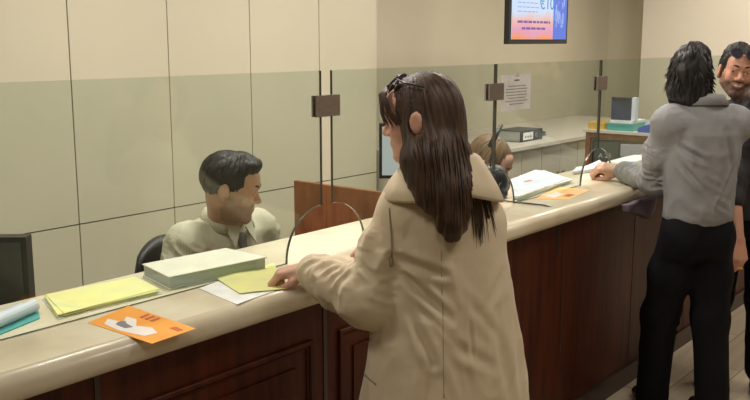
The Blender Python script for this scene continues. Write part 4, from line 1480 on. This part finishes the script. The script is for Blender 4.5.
# ---------------------------------------------------------------- bowed woman behind the counter
def clerk2():
    c = npv((4.03, 2.76, 0))
    t = thing('person', 'bowed person with light brown hair and black top sitting behind the intercom', 'person', c)
    AZ = 262
    T = yawframe(c + (0, 0, .48), AZ, pitch=20)
    hc = npv(atD(490, 163, 4.78))
    H = yawframe(hc, 285, pitch=30, sc=1.12)
    shL, shR = T.w((-.17, 0, .47)), T.w((.17, 0, .47))
    WL, WR = npv((4.15, 2.38, .79)), npv((3.84, 2.38, .79))
    eL, WL = arm_ik(shL, WL, .27, .24, npv((.6, .3, -1))); eR, WR = arm_ik(shR, WR, .27, .24, npv((-.6, .3, -1)))
    eL, WL, eR, WR = map(npv, (eL, WL, eR, WR))
    v = Vol(.0055)
    st = [(0, 0, 0, .155, .11), (.16, 0, .01, .125, .09), (.32, 0, .01, .14, .10), (.43, 0, 0, .14, .09), (.50, 0, -.005, .08, .06), (.52, 0, -.005, .05, .05)]
    v.prof(T, st, .04)
    v.cap(shL, shR, .046, .046, .05)
    for a, b, w in ((shL, eL, WL), (shR, eR, WR)):
        v.cap(a, b, .042, .034, .03); v.cap(b, w, .034, .024, .02)
    F0 = yawframe(c + (0, 0, .50), AZ)
    legs = []
    for q in (-1, 1):
        hip = F0.w((q * .09, .02, .02)); kn = F0.w((q * .12, .38, .04)); an = F0.w((q * .12, .33, -.41))
        v.chain([hip, kn, an], [.08, .054, .038], .03); v.cap(an, F0.w((q * .13, .44, -.46)), .036, .03, .02)
        legs.append((hip, kn, an))
    head(v, H, T.w((0, 0, .50)), female=True, neck_r=.046)
    hand(v, WL, (-.3, -1, -.15), (0, 0, 1), -1, .92, curl=(18, 25, 18)); hand(v, WR, (.4, -1, -.15), (0, 0, 1), 1, .92, curl=(18, 25, 18))
    V, Q = v.mesh()
    mk('body', V, Q, 'skin_w', t, face_attrs(V, H, 0))
    eyes(t, H, (0, .8, -.6)); eyebrows(t, H, 'hair_light')
    v = Vol(.004)
    v.ell(H, (0, -.020, .036), (.085, .104, .092), .03)
    v.ell(H, (0, -.05, -.04), (.082, .070, .095), .03)
    for q in (-1, 1):
        v.chain([H.w((q * .06, .0, .05)), H.w((q * .080, .015, -.03)), H.w((q * .078, .03, -.13))], [.03, .028, .014], .03)
    v.ell(H, (0, .115, -.045), (.075, .085, .100), .006, 's')
    V, Q = v.mesh(1)
    L = ((V - H.o) @ H.m.T); ang = np.arctan2(L[:, 1], L[:, 0])
    V = V + normals(V, Q) * (vnoise(np.stack([ang * 15, L[:, 2] * 12, L[:, 0] * 30], 1)) * .004)[:, None]
    mk('hair', V, Q, 'hair_light', t)
    v = Vol(.006)
    v.prof(T, [(z, x, y, rx + .02, ry + .02) for z, x, y, rx, ry in st[:-1]], .04)
    v.cap(shL, shR, .06, .06, .06)
    for a, b, w in ((shL, eL, WL), (shR, eR, WR)):
        v.cap(a, b, .058, .048, .04); v.cap(b, w + (b - w) * .08, .048, .036, .03)
    V, Q = v.mesh(1)
    mk('black_top', wrinkle(V, Q, .004, 9), Q, 'shirt_black', t)
    v = Vol(.006)
    v.prof(F0, [(-.08, 0, 0, .14, .11), (.0, 0, 0, .168, .12), (.08, 0, 0, .16, .12)], .04)
    for hip, kn, an in legs:
        v.chain([hip, kn, an + (kn - an) * .06], [.09, .068, .058], .03)
    V, Q = v.mesh()
    mk('trousers', V, Q, 'trouser', t)
    for q in (-1, 1):
        shoe(t, F0.w((q * .12, .33, 0)), AZ)
clerk2()

# ---------------------------------------------------------------- man in the grey shirt
def man_grey():
    c = npv((4.02, 1.41, 0))
    t = thing('person', 'standing person in a grey shirt and black trousers with shoulder-length dark hair, seen from behind', 'person', c)
    AZ = 46
    T = yawframe(c, AZ, pitch=0, roll=0)
    hc = npv(atD(692, 72, 4.0))
    H = yawframe(hc, 6, pitch=2, roll=0, sc=1.0)
    shL, shR = T.w((-.150, 0, 1.395)), T.w((.150, 0, 1.385))
    WL = npv((4.215, 1.880, 1.110))
    eL, WL = arm_ik(shL, WL, .33, .32, npv((-.05, -.35, -1)))
    WR = npv((4.33, 1.80, 1.105))
    eR, WR = arm_ik(shR, WR, .30, .28, npv((.05, -.3, -1)))
    eL, WL, eR, WR = map(npv, (eL, WL, eR, WR))
    v = Vol(.0045)
    st = [(.84, 0, 0, .125, .09), (.95, 0, 0, .125, .095), (1.08, 0, .0, .125, .095), (1.24, 0, .0, .145, .11), (1.36, 0, 0, .150, .10), (1.43, 0, -.005, .12, .075), (1.475, 0, -.005, .06, .06)]
    v.prof(T, st, .04)
    v.cap(shL, shR, .054, .054, .05)
    for a, b, w in ((shL, eL, WL), (shR, eR, WR)):
        v.cap(a, b, .050, .040, .03); v.cap(b, w, .040, .028, .02)
    legs = []
    for q, fx, fy in ((-1, -.12, .10), (1, .10, -.06)):
        hip = T.w((q * .07, 0, .90)); kn = T.w((fx * .9, fy * .6 + .03, .48)); an = T.w((fx, fy, .09))
        v.chain([hip, kn, an], [.088, .058, .042], .03); v.cap(an, an + (T.w((0, .11, -.045)) - T.o), .040, .03, .02)
        legs.append((hip, kn, an))
    head(v, H, T.w((0, 0, 1.45)))
    hand(v, WL, (-.32, .95, .12), (-.35, -.3, 1), 1 * -1, 1.12, curl=((55, 60, 40), (58, 65, 40), (60, 65, 40), (62, 60, 40)), thumb=.9, spread=.4)
    hand(v, WR, (.3, .8, -.2), (0, 0, 1), 1, 1.0, curl=(30, 40, 25))
    V, Q = v.mesh()
    mk('body', V, Q, 'skin_m', t, face_attrs(V, H, .3))
    eyes(t, H); eyebrows(t, H, 'hair_black')
    hr = short_hair(t, H, 'hair_black', top=.010, long=True, wild=.010, seed=4)
    # flicked ends
    rg = random.Random(8)
    bm = bmesh.new()
    loc = Vector(t.location)
    for i in range(170):
        a = rg.uniform(R_(150), R_(390)) if i % 3 else rg.uniform(R_(330), R_(395))
        z0 = rg.uniform(-.06, .02)
        r0 = .080
        p0 = npv((r0 * 1.05 * math.cos(a), -.03 + r0 * math.sin(a), z0 + .03))
        ln = rg.uniform(.05, .11)
        fl = rg.uniform(-.2, .9)
        path = []
        for m_ in range(6):
            u = m_ / 5
            rr = 1 + .10 * u + fl * u * u * .35
            tw = rg.uniform(-.02, .02) + .25 * u * (1 if fl > .3 else 0)
            path.append(H.v((p0[0] * rr + .0 * tw, (p0[1] + .03) * rr - .03, p0[2] - ln * u * (1 - .35 * u * max(fl, 0)))) - loc)
        tube(path, rg.uniform(.002, .005), 5, bm, taper=[.5, 1, 1, .8, .5, .1])
    obj('hair_ends', bm, 'hair_black', hr, smooth=True)
    # shirt
    v = Vol(.005)
    v.prof(T, [(.93, 0, -.005, .140, .112), (.97, 0, -.005, .153, .125), (1.05, 0, -.005, .152, .125), (1.15, 0, -.003, .160, .130), (1.25, 0, 0, .170, .135), (1.34, 0, -.005, .168, .125), (1.41, 0, -.008, .138, .10), (1.455, 0, -.012, .080, .075), (1.475, 0, -.012, .070, .066)], .04)
    v.cap(shL + (0, 0, -.005), shR + (0, 0, -.005), .068, .068, .06)
    v.chain([shL, shL + (eL - shL) * .5, eL], [.076, .076, .070], .04); v.chain([eL, WL + (eL - WL) * .13], [.068, .047], .03)
    v.chain([shR, eR], [.075, .062], .04); v.cap(eR, WR + (eR - WR) * .1, .060, .044, .03)
    V, Q = v.mesh(2)
    bk = lambda x, z, y=-.15: T.w((x, y, z))
    F = [(bk(-.16, 1.30, -.08), bk(-.03, 1.22), .013, -.014), (bk(-.16, 1.24, -.08), bk(-.04, 1.10), .013, -.015), (bk(-.10, 1.18), bk(.06, 1.10), .014, -.012),
         (bk(.05, 1.36, -.12), bk(.12, 1.05), .016, -.009), (bk(.15, 1.28, -.1), bk(.02, 1.02), .014, -.013), (bk(-.12, 1.04), bk(.02, .97), .013, -.013), (bk(.0, 1.06), bk(.13, .98, -.12), .013, -.013),
         (bk(-.15, 1.41, -.075), bk(.15, 1.40, -.075), .005, -.003), (bk(-.18, 1.10, -.09), bk(-.06, 1.0), .014, -.008)]
    sh = mk('shirt', wrinkle(V, Q, .006, 9, (1, 1, .6), F, limbs=[(shL + (eL - shL) * .3, eL, .10, .006), (eL, WL, .09, .006)]), Q, 'shirt_grey', t)
    shirt_collar(t, sh, T, 1.478, 'shirt_grey', r=.066)
    # belt and trousers
    v = Vol(.005)
    v.prof(T, [(.80, 0, 0, .135, .108), (.90, 0, -.005, .142, .115), (.98, 0, 0, .138, .110)], .04)
    v.ell(T, (-.065, -.045, .87), (.080, .085, .10), .04); v.ell(T, (.065, -.045, .87), (.080, .085, .10), .04)
    for hip, kn, an in legs:
        v.chain([hip, hip + (kn - hip) * .5, kn, an + (0, 0, -.02)], [.090, .092, .078, .076], .04)
    V, Q = v.mesh(1)
    F = [(legs[0][1] + (-.03, -.07, .06), legs[0][1] + (.05, -.07, .01), .012, -.008), (legs[0][1] + (-.03, -.07, -.04), legs[0][1] + (.06, -.07, -.07), .012, -.008), (T.w((-.02, -.14, .80)), T.w((-.14, -.1, .72)), .012, -.008), (T.w((.02, -.14, .80)), T.w((.14, -.1, .74)), .012, -.008)]
    tr = mk('trousers', wrinkle(V, Q, .005, 8, folds=F), Q, 'trouser', t)
    for q, (hip, kn, an) in zip((-1, 1), legs):
        shoe(t, npv((an[0], an[1], 0)), AZ)
    # watch
    d = (eL - WL); d /= np.linalg.norm(d)
    wc = WL + d * .012
    w_ = thing('wristwatch', 'black strapped watch on the wrist below the grey cuff', 'watch', wc)
    a = Vector(d).cross(Vector((0, 0, 1))).normalized(); b = Vector(d).cross(a)
    obj('strap', tube([(a * math.cos(k * PI / 10) + b * math.sin(k * PI / 10)) * .0325 for k in range(21)], .005, 8), 'strap', w_)
    obj('case', tube([Vector((-.2, -.3, 1)).normalized() * .030, Vector((-.2, -.3, 1)).normalized() * .040], .016, 16), 'black', w_)
man_grey()

# ---------------------------------------------------------------- smiling man in black
def man_black():
    c = npv((4.54, 1.355, 0))
    t = thing('person', 'smiling bearded person in black with sunglasses on the head, at the right edge', 'person', c)
    AZ = 196
    T = yawframe(c, AZ, pitch=0)
    hc = npv(atD(737, 72, 4.37))
    H = yawframe(hc, 207, pitch=4, roll=-8, sc=1.04)
    shR, shL = T.w((.19, 0, 1.39)), T.w((-.19, 0, 1.40))
    WR = npv(atD(739, 246, 4.18)); WR2 = WR
    eR, WR = arm_ik(shR, WR, .34, .32, npv((.2, -.6, -.2)))
    WL = T.w((-.26, .06, .85))
    eL, WL = arm_ik(shL, WL, .30, .27, npv((.6, .2, -.3)))
    eL, WL, eR, WR = map(npv, (eL, WL, eR, WR))
    v = Vol(.0045)
    st = [(.84, 0, 0, .155, .11), (.95, 0, 0, .165, .115), (1.08, 0, .005, .150, .11), (1.24, 0, .005, .170, .12), (1.36, 0, 0, .168, .105), (1.43, 0, -.005, .12, .075), (1.475, 0, -.005, .06, .06)]
    v.prof(T, st, .04)
    v.cap(shL, shR, .054, .054, .05)
    for a, b, w in ((shL, eL, WL), (shR, eR, WR)):
        v.cap(a, b, .050, .040, .03); v.cap(b, w, .041, .029, .02)
    legs = []
    for q in (-1, 1):
        hip = T.w((q * .09, 0, .90)); kn = T.w((q * .11, .03, .48)); an = T.w((q * .12, -.01, .09))
        v.chain([hip, kn, an], [.088, .058, .042], .03); v.cap(an, an + (T.w((0, .11, -.045)) - T.o), .040, .03, .02)
        legs.append((hip, kn, an))
    head(v, H, T.w((0, 0, 1.45)), smile=1)
    dR = WR - eR
    hf = hand(v, WR, (dR[0] * .6 - .02, dR[1] * .6 - .03, dR[2]), (-.5, -.75, .1), 1, 1.1, curl=((40, 55, 35), (45, 60, 35), (50, 60, 35), (52, 60, 35)), thumb=.8, spread=.4)
    hand(v, WL, WL - eL, (.2, -1, 0), -1, 1.0, curl=(25, 35, 25))
    V, Q = v.mesh()
    mk('body', V, Q, 'skin_m3', t, face_attrs(V, H, .92, 1))
    eyes(t, H, (.25, 1, -.05)); eyebrows(t, H, 'hair_black')
    # teeth shown by the smile
    loc = Vector(t.location)
    obj('teeth', tube([H.v((x, .0945 - 7 * x * x, -.0555 + 8 * x * x)) - loc for x in (-.016, -.008, 0, .008, .016)], .0032, 8, taper=[.3, .9, 1, .9, .3]), 'eye', t)
    short_hair(t, H, 'hair_black', top=.016, wild=.006, seed=9)
    v = Vol(.005)
    v.prof(T, [(.90, 0, -.0, .178, .145), (1.05, 0, 0, .176, .145), (1.15, 0, 0, .178, .145), (1.25, 0, 0, .188, .145), (1.34, 0, -.005, .185, .135), (1.41, 0, -.008, .15, .105), (1.455, 0, -.012, .085, .08), (1.475, 0, -.012, .075, .07)], .04)
    v.cap(shL + (0, 0, -.005), shR + (0, 0, -.005), .068, .068, .06)
    for a, b, w in ((shL, eL, WL), (shR, eR, WR)):
        v.chain([a, b, b + (w - b) * .38], [.072, .062, .052], .04)
    V, Q = v.mesh(2)
    ch = lambda x, z, y=.14: T.w((x, y, z))
    F = [(ch(.16, 1.30, .09), ch(.04, 1.2), .013, -.008), (ch(.16, 1.2, .1), ch(.03, 1.08), .013, -.008), (ch(0, 1.42, .1), ch(0, .95, .16), .005, .004)]
    sh = mk('shirt', wrinkle(V, Q, .0045, 9, folds=F), Q, 'shirt_black', t)
    shirt_collar(t, sh, T, 1.470, 'shirt_black', r=.064)
    v = Vol(.006)
    v.prof(T, [(.80, 0, 0, .165, .125), (.90, 0, -.005, .18, .135), (.96, 0, 0, .175, .13)], .04)
    for hip, kn, an in legs:
        v.chain([hip, kn, an + (0, 0, .02)], [.108, .078, .070], .03)
    V, Q = v.mesh(1)
    mk('trousers', wrinkle(V, Q, .005, 8), Q, 'trouser', t)
    for q, (hip, kn, an) in zip((-1, 1), legs):
        shoe(t, npv((an[0], an[1], 0)), AZ)
    glasses_on(H, 'sunglasses', 'dark sunglasses pushed up on the smiling bearded person\'s hair', 'lens', tilt=.45, c=(0, .088, .090), w=.027, fm='black')
    # crumpled leaflet in the hand
    pc = hf.v((.012, .075, -.030))
    lf = thing('folded_leaflet', 'small folded orange and white leaflet held in the hanging hand', 'leaflet', pc)
    def Q4(pts): return [hf.v(p) - pc for p in pts]
    obj('orange_page', sheet(Q4([(-.03, .05, -.034), (.05, .05, -.040), (.06, .12, -.02), (-.02, .125, -.015)]), .0015, sag=.006, seed=3), 'orange', lf)
    obj('white_page', sheet(Q4([(.00, .04, -.044), (.075, .05, -.042), (.085, .115, -.03), (.02, .13, -.024)]), .0015, sag=.006, seed=6), 'paper', lf)
man_black()
